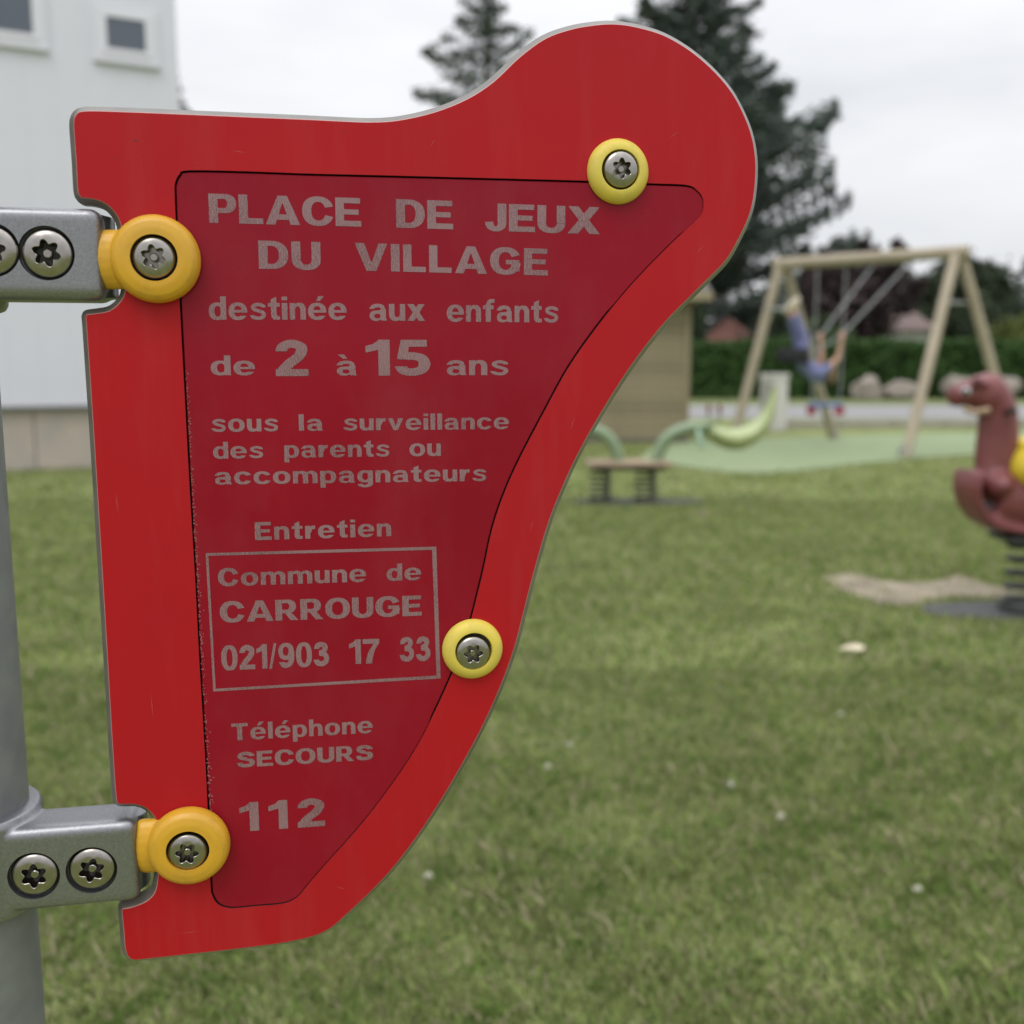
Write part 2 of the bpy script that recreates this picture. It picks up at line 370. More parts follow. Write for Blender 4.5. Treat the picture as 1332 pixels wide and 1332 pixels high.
e_ = U_(S_(sE(.39, .365, .39, .38), sE(.39, .365, .145, .21), sR(.42, .19, .9, .31)), I_(sR(.12, .30, .9, .435), sE(.39, .365, .39, .38)))
def arch(x): return U_(sR(x + .19, 0, x + .44, .45), I_(S_(sE(x + .16, .43, .28, .315), sE(x + .095, .42, .095, .135)), sR(x - .1, .42, x + .6, .8)))
d_ = U_(S_(sE(.36, .365, .345, .38), sE(.385, .365, .125, .205)), sR(.49, 0, .74, 1))
a_ = U_(I_(sK([(.10, .50), (.20, .615), (.38, .645), (.53, .60), (.575, .47)], .088), sR(-.1, .49, 1, .74)), sP([(.455, .5), (.70, .5), (.70, .15), (.74, 0), (.50, 0), (.455, .1)]),
        S_(sE(.275, .215, .265, .23), sE(.345, .20, .115, .085)), sP([(.2, .43), (.5, .47), (.5, .34), (.26, .30)]))
GL = {
 'P': (bowlP, .85), 'R': (U_(bowlP, sP([(.36, .44), (.62, .42), (.92, 0), (.61, 0), (.38, .36)])), .94),
 'D': (U_(S_(U_(sR(.05, 0, .42, 1), I_(sE(.41, .5, .47, .5), sR(.4, -.1, 1, 1.1))), sR(.30, .205, .42, .795), sE(.41, .5, .19, .295)), sR(.05, 0, .32, 1)), .91),
 'L': (U_(sR(.05, 0, .32, 1), sR(.05, 0, .74, .215)), .75),
 'A': (S_(sP([(0, 0), (.36, 1), (.64, 1), (1, 0), (.705, 0), (.66, .165), (.335, .165), (.29, 0)]), sP([(.40, .37), (.60, .37), (.50, .72)])), 1.0),
 'C': (S_(sE(.47, .5, .46, .515), sE(.48, .5, .19, .30), sP([(.60, .36), (.68, .385), (1.1, .28), (1.1, .70), (.68, .615), (.60, .64)])), .92),
 'E': (U_(sR(.05, 0, .32, 1), sR(.05, .79, .79, 1), sR(.05, .405, .74, .605), sR(.05, 0, .81, .215)), .83),
 'J': (U_(sR(.37, .33, .64, 1), I_(S_(sE(.33, .335, .31, .35), sE(.325, .34, .05, .135)), sP([(-.1, .32), (.3, .36), (.66, .36), (.66, -.1), (-.1, -.1)]))), .69),
 'U': (U_(sR(.05, .35, .32, 1), sR(.60, .35, .87, 1), I_(S_(sE(.46, .36, .41, .375), sE(.46, .37, .14, .17)), sR(0, -.1, 1, .36))), .92),
 'X': (U_(sP([(0, 0), (.33, 0), (.97, 1), (.65, 1)]), sP([(.02, 1), (.34, 1), (.98, 0), (.65, 0)])), .98),
 'V': (sP([(0, 1), (.30, 1), (.50, .33), (.70, 1), (.98, 1), (.64, 0), (.34, 0)]), .98), 'I': (sR(.05, 0, .33, 1), .38),
 'G': (U_(S_(sE(.49, .5, .48, .515), sE(.49, .5, .19, .305), sP([(.55, .45), (1.1, .45), (1.1, .78), (.68, .63), (.55, .62)])), sR(.49, .37, .93, .555), sR(.72, .12, .93, .5)), .98),
 'S': (S_(sK([(.70, .66), (.66, .80), (.44, .888), (.24, .84), (.165, .72), (.24, .60), (.42, .535), (.62, .46), (.705, .34), (.66, .17), (.42, .108), (.20, .16), (.125, .34)], .116), sR(.5, .56, .95, .69), sP([(-.1, .30), (.28, .335), (.28, .44), (-.1, .44)])), .85),
 'O': (S_(sE(.48, .5, .47, .515), sE(.48, .5, .195, .305)), .96), 'T': (U_(sR(0, .79, .82, 1), sR(.275, 0, .545, 1)), .82),
 '1': (U_(sR(.30, 0, .56, 1), sP([(.04, .62), (.04, .82), (.2, .88), (.34, 1), (.45, 1), (.45, .76), (.30, .70)])), .62),
 '2': (U_(I_(sK([(.175, .66), (.22, .80), (.40, .882), (.60, .81), (.625, .68), (.54, .52), (.34, .34), (.17, .12)], .118), S_(sR(-.1, 0, 1, 1.1), sR(-.2, .53, .34, .665))), sR(.03, 0, .78, .21)), .80),
 '3': (U_(S_(sK([(.17, .62), (.24, .84), (.42, .887), (.58, .83), (.60, .71), (.50, .60), (.34, .55)], .112), sR(-.2, .4, .30, .70)), S_(sK([(.34, .53), (.54, .50), (.655, .38), (.64, .22), (.50, .12), (.38, .11), (.22, .16), (.14, .36)], .114), sR(-.2, .295, .29, .70))), .80),
 '5': (U_(sR(.17, .79, .73, 1), sP([(.17, 1), (.38, 1), (.32, .50), (.08, .46)]), S_(sK([(.25, .52), (.40, .548), (.60, .49), (.665, .33), (.60, .17), (.42, .108), (.23, .15), (.14, .36)], .114), sR(-.1, .275, .31, .44))), .80),
 '0': (S_(sE(.40, .5, .39, .515, 2.4), sE(.4, .5, .125, .32)), .80),
 '9': (U_(S_(sE(.40, .665, .38, .35), sE(.385, .67, .125, .165)), S_(sK([(.665, .66), (.66, .40), (.58, .18), (.40, .108), (.24, .14), (.14, .36)], .114), sR(-.1, .255, .40, .45), sE(.385, .67, .125, .165))), .80),
 '7': (U_(sR(.04, .79, .77, 1), sP([(.44, .80), (.77, .90), (.77, .82), (.58, .55), (.48, .25), (.45, 0), (.16, 0), (.20, .28), (.32, .55), (.50, .80)])), .80),
 '/': (sP([(0, -.02), (.15, -.02), (.40, 1.02), (.25, 1.02)]), .40),
 'o': (ring_o, .78), 'd': (d_, .78), 'e': (e_, .78), 'c': (S_(sE(.39, .365, .39, .38), sE(.39, .365, .145, .205), sP([(.45, .25), (.9, .17), (.9, .55), (.45, .47)])), .76),
 'é': (U_(e_, sP([(.33, .80), (.45, 1.03), (.72, 1.03), (.52, .80)])), .78), 'a': (a_, .74), 'à': (U_(a_, sP([(.42, .80), (.24, .80), (.04, 1.03), (.30, 1.03)])), .74),
 's': (S_(sK([(.60, .50), (.57, .60), (.37, .655), (.20, .60), (.165, .52), (.25, .43), (.42, .375), (.57, .30), (.59, .20), (.52, .105), (.36, .075), (.17, .12), (.09, .24)], .083), sR(.47, .43, .8, .515), sR(-.1, .215, .24, .30)), .70),
 't': (U_(sP([(.12, .87), (.37, 1.0), (.37, .22), (.43, .17), (.50, .19), (.50, .01), (.36, -.01), (.22, .01), (.13, .12), (.12, .25)]), sR(0, .55, .50, .73)), .52),
 'i': (U_(sR(.04, 0, .29, .73), sR(.04, .82, .29, 1)), .33), 'l': (sR(.04, 0, .29, 1), .33),
 'n': (U_(sR(.04, 0, .28, .73), arch(.29)), .77), 'h': (U_(sR(.04, 0, .28, 1), arch(.29)), .77),
 'm': (U_(sR(.04, 0, .28, .73), arch(.28), arch(.70)), 1.18),
 'u': (U_(sR(.04, .28, .29, .73), sR(.49, 0, .73, .73), I_(S_(sE(.32, .30, .28, .315), sE(.385, .31, .095, .135)), sR(0, -.1, .6, .31))), .77),
 'r': (U_(sR(.04, 0, .29, .73), I_(sK([(.20, .35), (.30, .58), (.50, .635)], .105), sR(.0, .2, .52, .75))), .54),
 'v': (sP([(0, .73), (.27, .73), (.385, .27), (.50, .73), (.77, .73), (.50, 0), (.27, 0)]), .77),
 'x': (U_(sP([(0, 0), (.30, 0), (.77, .73), (.47, .73)]), sP([(0, .73), (.30, .73), (.78, 0), (.48, 0)])), .78),
 'f': (U_(sR(.12, 0, .37, .78), sR(0, .55, .50, .73), I_(sK([(.245, .72), (.29, .87), (.42, .915), (.60, .90)], .094), sR(-.1, .6, .54, 1.05))), .54),
 'p': (U_(S_(sE(.42, .365, .345, .38), sE(.395, .365, .125, .205)), sR(.04, -.27, .29, .73)), .78),
 'g': (U_(S_(sE(.36, .375, .345, .37), sE(.385, .375, .125, .195)), sR(.49, 0, .74, .73), I_(S_(sE(.38, -.03, .36, .25), sE(.37, .0, .12, .11)), sP([(.0, -.07), (.3, -.03), (.5, .02), (.8, .02), (.8, -.4), (0, -.4)]))), .78),
}
CACHE = {}
def glyph(ch, H=64):
    if ch in CACHE: return CACHE[ch]
    f, wd = GL[ch]; h = 1.0 / H; xs = np.arange(-0.06, wd + 0.10, h); ys = np.arange(-0.36, 1.12, h)
    X, Y = np.meshgrid(xs, ys); D = f(X, Y); vs = []; fs = []; key = {}
    def vid(x, y):
        k = (round(x, 5), round(y, 5))
        if k not in key: key[k] = len(vs); vs.append((x, y))
        return key[k]
    D = D + 0.011; ins = D < 0
    for j in range(len(ys) - 1):
        run = None
        full = ins[j, :-1] & ins[j, 1:] & ins[j + 1, :-1] & ins[j + 1, 1:]; anyc = ins[j, :-1] | ins[j, 1:] | ins[j + 1, :-1] | ins[j + 1, 1:]
        for i in range(len(xs)):
            fl = i < len(xs) - 1 and full[i]
            if fl and run is None: run = i
            if not fl and run is not None:
                fs.append(tuple(vid(*p) for p in ((xs[run], ys[j]), (xs[i], ys[j]), (xs[i], ys[j + 1]), (xs[run], ys[j + 1])))); run = None
            if i < len(xs) - 1 and anyc[i] and not fl:
                cs = [(i, j), (i + 1, j), (i + 1, j + 1), (i, j + 1)]; poly = []
                for k in range(4):
                    a, b = cs[k], cs[(k + 1) % 4]; da, db = D[a[1], a[0]], D[b[1], b[0]]
                    if da < 0: poly.append((xs[a[0]], ys[a[1]]))
                    if (da < 0) != (db < 0):
                        t = da / (da - db); poly.append((xs[a[0]] + (xs[b[0]] - xs[a[0]]) * t, ys[a[1]] + (ys[b[1]] - ys[a[1]]) * t))
                if len(poly) > 2:
                    ids = []
                    for p in poly:
                        q = vid(*p)
                        if q not in ids: ids.append(q)
                    if len(ids) > 2: fs.append(tuple(ids))
    ax = np.array([v[0] for v in vs]); CACHE[ch] = (vs, fs, ax.min(), ax.max()); return CACHE[ch]

ink_m = bpy.data.materials.new('grey_lettering'); ink_m.use_nodes = True
def _ink():
    N = ink_m.node_tree.nodes; L = ink_m.node_tree.links; b = N['Principled BSDF']; b.inputs['Roughness'].default_value = 0.4
    tcn = N.new('ShaderNodeTexCoord')
    wv = N.new('ShaderNodeTexWave'); wv.wave_type = 'BANDS'; wv.bands_direction = 'X'; wv.inputs['Scale'].default_value = 260; wv.inputs['Distortion'].default_value = 9
    wv.inputs['Detail'].default_value = 2; wv.inputs['Detail Scale'].default_value = 2.5
    L.new(tcn.outputs['Object'], wv.inputs['Vector'])
    n = N.new('ShaderNodeTexNoise'); n.inputs['Scale'].default_value = 22; L.new(tcn.outputs['Object'], n.inputs['Vector'])
    r = N.new('ShaderNodeValToRGB'); r.color_ramp.elements[0].color = (0.165, 0.070, 0.078, 1); r.color_ramp.elements[1].color = (0.270, 0.155, 0.168, 1)
    r.color_ramp.elements[0].position = 0.0; r.color_ramp.elements[1].position = 0.7
    a = N.new('ShaderNodeMath'); a.operation = 'MULTIPLY_ADD'; a.inputs[1].default_value = 0.75; L.new(wv.outputs['Fac'], a.inputs[0])
    c = N.new('ShaderNodeMath'); c.operation = 'MULTIPLY_ADD'; c.inputs[1].default_value = 1.7; c.inputs[2].default_value = -0.72; L.new(n.outputs['Fac'], c.inputs[0])
    L.new(c.outputs[0], a.inputs[2]); L.new(a.outputs[0], r.inputs[0]); L.new(r.outputs[0], b.inputs['Base Color'])
_ink()
INK = 0.00012
# word, left px x, baseline y, right px x, baseline y, cap height in px, tracking
LINES = [
 [('PLACE', 272.3, 290.3, 470, 295.3, 39.0, .07), ('DE', 515.5, 296.7, 589.5, 298.8, 38.2, .07), ('JEUX', 631, 300.5, 780, 305.2, 36.8, .07)],
 [('DU', 337, 350, 417.5, 351.6, 37.6, .09), ('VILLAGE', 462, 352.2, 712.5, 358.8, 36.8, .10)],
 [('destinée', 272, 416.3, 451, 416.2, 31.2, .09), ('aux', 480.5, 417.3, 553, 417.8, 31, .09), ('enfants', 581.3, 418.6, 726, 420, 30.6, .09)],
 [('de', 274.5, 488.3, 332, 488.3, 26.3, .10), ('2', 359, 489.8, 401.5, 489.6, 48.6, .0), ('à', 438, 488.6, 464, 488.6, 27, 0), ('15', 476, 489.2, 560, 489, 48, .10), ('ans', 581, 488.2, 661, 488.4, 27.5, .10)],
 [('sous', 275, 562, 362, 561.2, 23.5, .11), ('la', 389, 560.6, 420, 560.4, 22, .14), ('surveillance', 446.5, 560.3, 662, 558.3, 22, .11)],
 [('des', 277.5, 597, 342.5, 596, 22.3, .10), ('parents', 370, 595.7, 506.5, 594, 22.6, .11), ('ou', 532.7, 593.6, 573.5, 593.2, 23, .10)],
 [('accompagnateurs', 279.6, 630.5, 632.5, 625.8, 22.8, .11)],
 [('Entretien', 332, 703, 509, 697.6, 24, .12)],
 [('Commune', 284, 763, 476.5, 756.8, 24, .11), ('de', 503, 755.8, 548, 754.4, 22.6, .10)],
 [('CARROUGE', 286.5, 810.3, 548.5, 801, 28, .08)],
 [('021/903', 288.6, 872.6, 428.5, 866.4, 33, .08), ('17', 454.7, 864.3, 493.8, 863, 32.8, .08), ('33', 520, 861.2, 560, 859.6, 32.8, .10)],
 [('Téléphone', 301.5, 963.6, 484.8, 953.3, 22.6, .11)],
 [('SECOURS', 308.5, 998.8, 485.3, 988.3, 20.6, .09)],
 [('112', 312.5, 1082.2, 423, 1074.6, 38.5, .26)],
]
LZ = -PW - INK          # local y of the ink
for line in LINES:
    V = []; F = []
    for (word, xl, yl, xr, yr, cap, trk) in line:
        A = Vector(SL(xl, yl, PW)); B = Vector(SL(xr, yr, PW)); Tp = Vector(SL(xl, yl - cap, PW)); Tr = Vector(SL(xr, yr - cap, PW))
        hcap = (Tp[1] - A[1])
        gs = [glyph(c) for c in word]; x = 0; pos = []
        for g in gs: pos.append(x - g[2]); x += (g[3] - g[2]) + trk
        W = x - trk; ex = (B - A) / W
        for g, p in zip(gs, pos):
            b = len(V)
            for (gx, gy) in g[0]:
                q = A + ex * (gx + p); V.append((q[0], LZ, q[1] + gy * hcap))
            F += [tuple(i + b for i in f) for f in g[1]]
    me = bpy.data.meshes.new('lettering'); me.from_pydata(V, [], F); me.materials.append(ink_m)
    obj('lettering', me, PANEL, label='raised grey words ' + ' '.join(w_[0] for w_ in line))
mb = MB()
bo = [SL(267.5, 719.5, PW), SL(567.5, 711, PW), SL(573, 882.5, PW), SL(277.5, 899.5, PW)]; bi = [SL(271, 723, PW), SL(562, 715.2, PW), SL(567.8, 878.6, PW), SL(280.6, 895.8, PW)]
for i in range(4):
    j = (i + 1) % 4; mb.add([(bo[i][0], LZ, bo[i][1]), (bo[j][0], LZ, bo[j][1]), (bi[j][0], LZ, bi[j][1]), (bi[i][0], LZ, bi[i][1])], [(0, 1, 2, 3)])
obj('ruled_frame', mb.mesh('ruled_frame', ink_m), PANEL)
# crumbs of old glue along the panel's left edge
mb = MB(); r1 = random.Random(3)
for i in range(420):
    y = 480 + 590 * r1.random() ** 0.85; tt = (y - 239) / (1145 - 239); x = 233.2 + (y - 383) * .0535 + 3.0 + abs(r1.gauss(0, 2.2)) * (0.4 + tt)
    u, z = SL(x, y, PW); s = r1.uniform(.00018, .00062); a = r1.uniform(0, 6)
    mb.add([(u + s * math.cos(a + k * 2.09), LZ, z + s * math.sin(a + k * 2.09)) for k in range(3)] + [(u, LZ - s * .6, z)], [(0, 1, 3), (1, 2, 3), (2, 0, 3)])
obj('glue_crumbs', mb.mesh('glue_crumbs', mat('glue', (0.34, 0.12, 0.12), 0.5)), PANEL, kind='stuff')
# nicks in the red face
mb = MB()
for (x, y, s) in ((177, 183, .9), (152, 207, .5), (448, 172, .5), (516, 1155, .8), (338, 1205, .5), (620, 1150, .4), (845, 150, .4)):
    u, z = SL(x, y); mb.add([(u - .0014 * s, -.00006, z), (u, -.00006, z - .0004 * s), (u + .0012 * s, -.00006, z + .0002 * s), (u, -.00006, z + .0005 * s)], [(0, 1, 2, 3)])
for (x0, y0, x1, y1) in ((500, 1156, 521, 1158), (436, 1153, 451, 1157), (870, 180, 884, 171), (300, 196, 322, 199), (560, 190, 566, 181), (150, 640, 154, 668), (196, 900, 199, 935), (742, 560, 748, 541), (690, 690, 694, 676), (230, 1215, 262, 1211), (905, 330, 917, 318)):
    a = SL(x0, y0); b = SL(x1, y1); dx_, dz_ = b[0] - a[0], b[1] - a[1]; l = math.hypot(dx_, dz_); nx, nz_ = -dz_ / l * .00016, dx_ / l * .00016
    mb.add([(a[0], -.00005, a[1]), ((a[0] + b[0]) / 2 + nx, -.00005, (a[1] + b[1]) / 2 + nz_), (b[0], -.00005, b[1]), ((a[0] + b[0]) / 2 - nx * .3, -.00005, (a[1] + b[1]) / 2 - nz_ * .3)], [(0, 1, 2, 3)], 1)
obj('nicks', mb.mesh('nicks', mat('nick', (0.07, 0.025, 0.03), 0.7), mat('scratch', (0.46, 0.10, 0.10), 0.6)), BOARD, kind='stuff')

# ---- screws with a six-lobed pin socket
steel = mat('stainless_steel', (0.36, 0.335, 0.315), 0.25, 1.0, var=(0.30, 0.275, 0.25), scale=260, bump=0.12, bscale=1500)
sock = mat('shaded_socket_steel', (0.20, 0.18, 0.16), 0.25, 1.0)  # screw steel in a darker colour, standing in for shade inside the socket
def screw_mesh(rad):
    n = 72; mb = MB(); rs = []
    star = lambda q: rad * (0.465 + 0.095 * math.cos(6 * q) - 0.004 * math.cos(12 * q))
    rp = rad * 0.185; H = rad * 0.27
    rings = [(lambda q: rp * .02, H * .42), (lambda q: rp * .8, H * .42), (lambda q: rp, H * .30), (lambda q: rp, -H * .75), (lambda q: star(q) * .86, -H * .75), (lambda q: star(q), H * .93), (lambda q: star(q) + rad * .025, H * 1.0),
             (lambda q: rad * .62, H * .96), (lambda q: rad * .80, H * .80), (lambda q: rad * .92, H * .52), (lambda q: rad * .985, H * .18), (lambda q: rad, -H * .1), (lambda q: rad, -H)]
    for f, h in rings:
        for k in range(n):
            q = 2 * math.pi * k / n; mb.v.append((f(q) * math.cos(q), -h, f(q) * math.sin(q)))
    for i in range(len(rings) - 1):
        for k in range(n):
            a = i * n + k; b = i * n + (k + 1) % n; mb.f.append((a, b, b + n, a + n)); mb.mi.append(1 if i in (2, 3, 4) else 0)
    mb.f.append(tuple(range(n))); mb.mi.append(0)
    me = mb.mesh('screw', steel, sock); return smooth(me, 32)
SCR = {}
def screw(parent, c, rad, rot, y):
    k = round(rad, 4)
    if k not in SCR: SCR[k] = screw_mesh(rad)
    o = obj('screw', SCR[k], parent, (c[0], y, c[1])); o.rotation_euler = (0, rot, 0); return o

# ---- yellow clamps and washers
yel = mat('yellow_plastic', (0.64, 0.345, 0.022), 0.36, var=(0.57, 0.305, 0.028), scale=60, bump=0.12, bscale=500, spec=0.45)
pale = mat('pale_yellow_plastic', (0.70, 0.545, 0.075), 0.42, var=(0.64, 0.51, 0.095), scale=60, bump=0.08, bscale=600, spec=0.4)
dust(yel, (0.20, 0.13, 0.04), .45, (90, 90, 60), .52, .85, 7); dust(pale, (0.32, 0.27, 0.12), .35, (120, 120, 90), .5, .85, 9)
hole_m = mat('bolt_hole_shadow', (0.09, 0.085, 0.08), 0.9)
for (cx, cy, neck, sc_, rot) in ((200, 335, ((121, 296), (152, 376)), (200, 334.5), .35), (244, 1107.5, ((176, 1073), (205, 1141)), (243.5, 1108.8), .1)):
    u, z = SL(cx, cy, .0112); rr = 0.0226; mb = MB()
    prof = [(.0001, .0), (.0118, .0), (.0118, .0092), (.0122, .0104), (.0135, .0112), (.0165, .0112), (.0192, .0102), (.0214, .0080), (.0225, .0050), (.0224, .0022), (.0215, .0002), (.0118, .00015)]
    solid = [(.00001, .0112), (.0100, .0113), (.0150, .0112), (.0190, .0102), (.0212, .0082), (.0224, .0052), (.0224, .0022), (.0215, .0002), (.00001, .0002)]
    mb.lathe(solid, 56, (u, 0, z), 'Y')
    n0 = SL(*neck[0], .004); n1 = SL(*neck[1], .004); zc = (n0[1] + n1[1]) / 2; hh = (n0[1] - n1[1]) / 2
    # neck: a rounded bar from the disc back into the bracket
    for i in range(1):
        mb.tube([(n0[0] + .0002, .0035, zc), (n0[0] + .003, .0030, zc), (n1[0] + .001, .0015, (zc + z) / 2), (u, .001, z)], [.0065, .0080, .0074, .006], 20, flat=[hh * .96, hh, hh, hh * .95], side=(0, 0, 1))
    def cut(o, u=u, z=z):
        cm = MB().lathe([(.00001, -.002), (.0117, -.002), (.0117, .02), (.00001, .02)], 48, (u, 0, z), 'Y').mesh('c')
        co = bpy.data.objects.new('cutter', cm); COL.objects.link(co); b = o.modifiers.new('b', 'BOOLEAN'); b.object = co; b.operation = 'DIFFERENCE'; b.solver = 'EXACT'
        cut.co = co
    me = remesh(mb, 'clamp', .0006, [yel], 10, cut, 35); bpy.data.objects.remove(cut.co)
    cl = obj('clamp', me, SIGN)
    sm_ = SL(*sc_, .009)
    obj('bolt_hole', MB().lathe([(.00001, .0004), (.0119, .0004), (.01195, .0094), (.01165, .0094), (.01165, .0008), (.00001, .0008)], 48, (u, 0, z), 'Y').mesh('bolt_hole', hole_m, sm=30), cl)
    screw(cl, sm_, .0112, rot, -.0078)
for (cx, cy, sx, sy, rot) in ((805.5, 222, 808.5, 219.5, .5), (615.5, 845.5, 615.5, 850, .0)):
    u, z = SL(cx, cy, .003); s_ = SL(sx, sy, .006); k = .0177 / .0177
    prof = [(.0105, .001), (.0106, .0052), (.0110, .0060), (.0125, .0060), (.0150, .0049), (.0168, .0032), (.01765, .0014), (.0178, .0001)]
    wa = obj('washer', MB().lathe(prof, 64, (u, 0, z), 'Y').mesh('washer', pale, sm=40), SIGN)
    obj('bolt_hole', MB().lathe([(.00001, .0009), (.0107, .0009)], 48, (u, 0, z), 'Y').mesh('bolt_hole', hole_m), wa)
    screw(wa, (s_[0] , s_[1]), .0101, rot, -.0045)

# ---- brackets and post
sil = mat('silver_cast_metal', (0.21, 0.212, 0.228), 0.36, 0.8, var=(0.27, 0.27, 0.288), scale=700, bump=0.12, bscale=1400, detail=2)
post_m = mat('grey_coated_post', (0.175, 0.178, 0.20), 0.5, 0.45, var=(0.225, 0.235, 0.24), scale=60, bump=0.15, bscale=400)
PY = 0.0                                                   # the post's axis is the root's axis
BACK = 0.022                                               # board face is 22 mm in front of the axis
# shift everything built so far: the root stands on the board's plane, so the post is offset to y = 0.022
obj('post', MB().lathe([(.00001, 0), (PR, 0), (PR, 1.32), (PR * .96, 1.327), (PR * .7, 1.332), (.00001, 1.334)], 64, (0, BACK, 0)).mesh('post', post_m, sm=40), SIGN)
for (ty, by, rx, x_s, screws, hl) in ((268, 390, 133, 60, ((61, 329.5, .3), (-11, 325, .9)), 1), (1074, 1181, 180, 110, ((119.5, 1131, .75), (44.5, 1138.5, .55)), 0)):
    zt = SL(x_s, ty, .006)[1]; zb = SL(x_s, by, .006)[1]; ur = SL(rx, (ty + by) / 2, .004)[0]; zc = (zt + zb) / 2; h = zt - zb
    mb = MB()
    x0 = 0.018 if not hl else 0.0
    bx = MB().box(((x0 + ur) / 2, .0095, zc), (ur - x0, .031, h)).mesh('b', bevel=.0055, seg=4)
    mb.add([v.co[:] for v in bx.vertices], [tuple(p.vertices) for p in bx.polygons])
    ue_ = SL(148 if hl else 192, (ty + by) / 2, -.006)[0]; mb.tube([(ue_ - .0125, .0135, zb + .002), (ue_ - .0125, .0135, zc), (ue_ - .0125, .0135, zt - .002)], .0125, 24); mb.box(((ur + ue_ - .0125) / 2, .0135, zc), (ue_ - .0125 - ur + .01, .024, h - .004))
    hc = h / 2 + .004
    mb.lathe([(.00001, zc - hc - .002), (.030, zc - hc - .002), (.0355, zc - hc), (.0372, zc - hc + .003), (.0372, zc + hc - .003), (.0355, zc + hc), (.030, zc + hc + .001), (.00001, zc + hc + .001)], 64, (0, BACK, 0))
    # lug on the back of the collar and the web that carries the arm
    mb.tube([(.020, .012, zc), (.040, .010, zc), (.052, .0095, zc)], [.017, .0160, .0152], 24, flat=[h / 2 + .002, h / 2, h / 2 - .001], side=(0, 0, 1))
    cutters = []
    def cut(o):
        for (sx, sy, _) in screws:
            cu, cz = SL(sx, sy, .005)
            cm = MB().lathe([(.00001, .0015), (.0134, .0015), (.0140, .03), (.00001, .03)], 48, (cu, 0, cz), 'Y').mesh('c')
            co = bpy.data.objects.new('cutter', cm); COL.objects.link(co); b = o.modifiers.new('b', 'BOOLEAN'); b.object = co; b.operation = 'DIFFERENCE'; b.solver = 'EXACT'; cutters.append(co)
    me = remesh(mb, 'bracket', .0009, [sil], 8, cut, 35)
    for co in cutters: bpy.data.objects.remove(co)
    br = obj('bracket', me, SIGN)
    for (sx, sy, rot) in screws:
        cu, cz = SL(sx, sy, .006)
        screw(br, (cu, cz), .0124, rot, -.0040)
        obj('bolt_hole', MB().lathe([(.00001, .0018), (.0133, .0018)], 48, (cu, 0, cz), 'Y').mesh('bolt_hole', hole_m), br)

# ================================================================== DINOSAUR SPRING RIDER
def bevelled_disc(r, z0, z1, n=40, c=(0, 0)): return MB().lathe([(.0001, z0), (r, z0), (r, z1 - .006), (r - .006, z1), (.0001, z1)], n, (c[0], c[1], 0))
gp = G(1338, 797); DD = gp.y
RID = thing('dinosaur_spring_rider', 'maroon dinosaur rocker with yellow saddle on a black coil spring', 'spring rider', gp)
def dl(px, py, off=0.0): p = AT(px, py, DD + off) - gp; return Vector((p.x, off, p.z))
mar = mat('maroon_plastic', (0.150, 0.038, 0.040), 0.42, var=(0.190, 0.056, 0.056), scale=6, bump=0.1, bscale=80)
K = DD / FPX
mb = MB()
mb.ball(dl(1249, 514), (.055, .06, .048)); mb.ball(dl(1262, 511), (.062, .068, .058)); mb.ball(dl(1284, 512), (.082, .082, .090)); mb.ball(dl(1244, 520), (.035, .05, .030))
mb.ball(dl(1272, 499), (.035, .085, .035)); mb.ball(dl(1242, 506), (.022, .04, .018))
mb.tube(catmull([dl(1288, 508), dl(1297, 530), dl(1298, 560), dl(1297, 590), dl(1300, 625)], 4), [.068 + .0020 * i for i in range(17)], 20, flat=.074, side=(0, 1, 0))
mb.tube([dl(1284, 540), dl(1283, 590), dl(1282, 630)], [.03, .036, .05], 16, flat=[.05, .06, .08], side=(0, 1, 0))
mb.tube(catmull([dl(1292, 640), dl(1325, 648), dl(1375, 640), dl(1420, 600), dl(1450, 560), dl(1462, 530)], 4), [.13, .135, .14, .14, .15, .15, .15, .15, .14, .135, .13, .12, .105, .09, .08, .07, .06, .05, .04, .03, .015], 20, flat=[.12, .125, .13, .13, .14, .14, .14, .14, .13, .125, .12, .11, .09, .08, .07, .06, .05, .045, .035, .03, .015], side=(0, 1, 0))
mb.ball(dl(1289, 628), (.070, .15, .068)); mb.ball(dl(1400, 650), (.09, .17, .09))
mb.tube(catmull([dl(1263, 612), dl(1257, 632), dl(1264, 660), dl(1284, 679), (dl(1330, 687)), dl(1390, 685), dl(1425, 672)], 4), .026, 14, flat=.13, side=(0, 1, 0))
mb.box(dl(1345, 672), (.50, .2, .05))
me = remesh(mb, 'body', .0085, [mar], 8); BODY = obj('body', me, RID)
ym = mat('saddle_yellow', (0.62, 0.47, 0.03), 0.4, var=(0.66, 0.5, 0.045), scale=8)
mb = MB(); mb.ball(dl(1338, 607), (.122, .215, .112), 24, 16); mb.ball(dl(1346, 578), (.11, .15, .035), 24, 12)
obj('saddle', remesh(mb, 'saddle', .008, [ym], 4), RID)
wm = mat('cream_paint', (0.40, 0.29, 0.19), 0.5); dk = mat('dark_maroon_plastic', (0.10, 0.018, 0.022), 0.5); ww = mat('eye_white', (0.42, 0.42, 0.44), 0.35); bk = mat('black_paint', (0.02, 0.02, 0.02), 0.4)
for s in (-1, 1):
    e = obj('eye', MB().ball(dl(1257, 509, s * .054), (.019, .018, .018)).mesh('eye', ww, sm=180), RID)
    obj('pupil', MB().ball(dl(1256, 510, s * .066), (.010, .010, .011)).mesh('pupil', bk, sm=180), e)
    obj('brow', MB().ball(dl(1271, 498, s * .070), (.022, .02, .026)).mesh('brow', dk, sm=180), RID)
    obj('handle', MB().tube([dl(1310, 536, s * .05), dl(1319, 535, s * .17)], .014, 12).mesh('handle', bk, sm=40), RID)
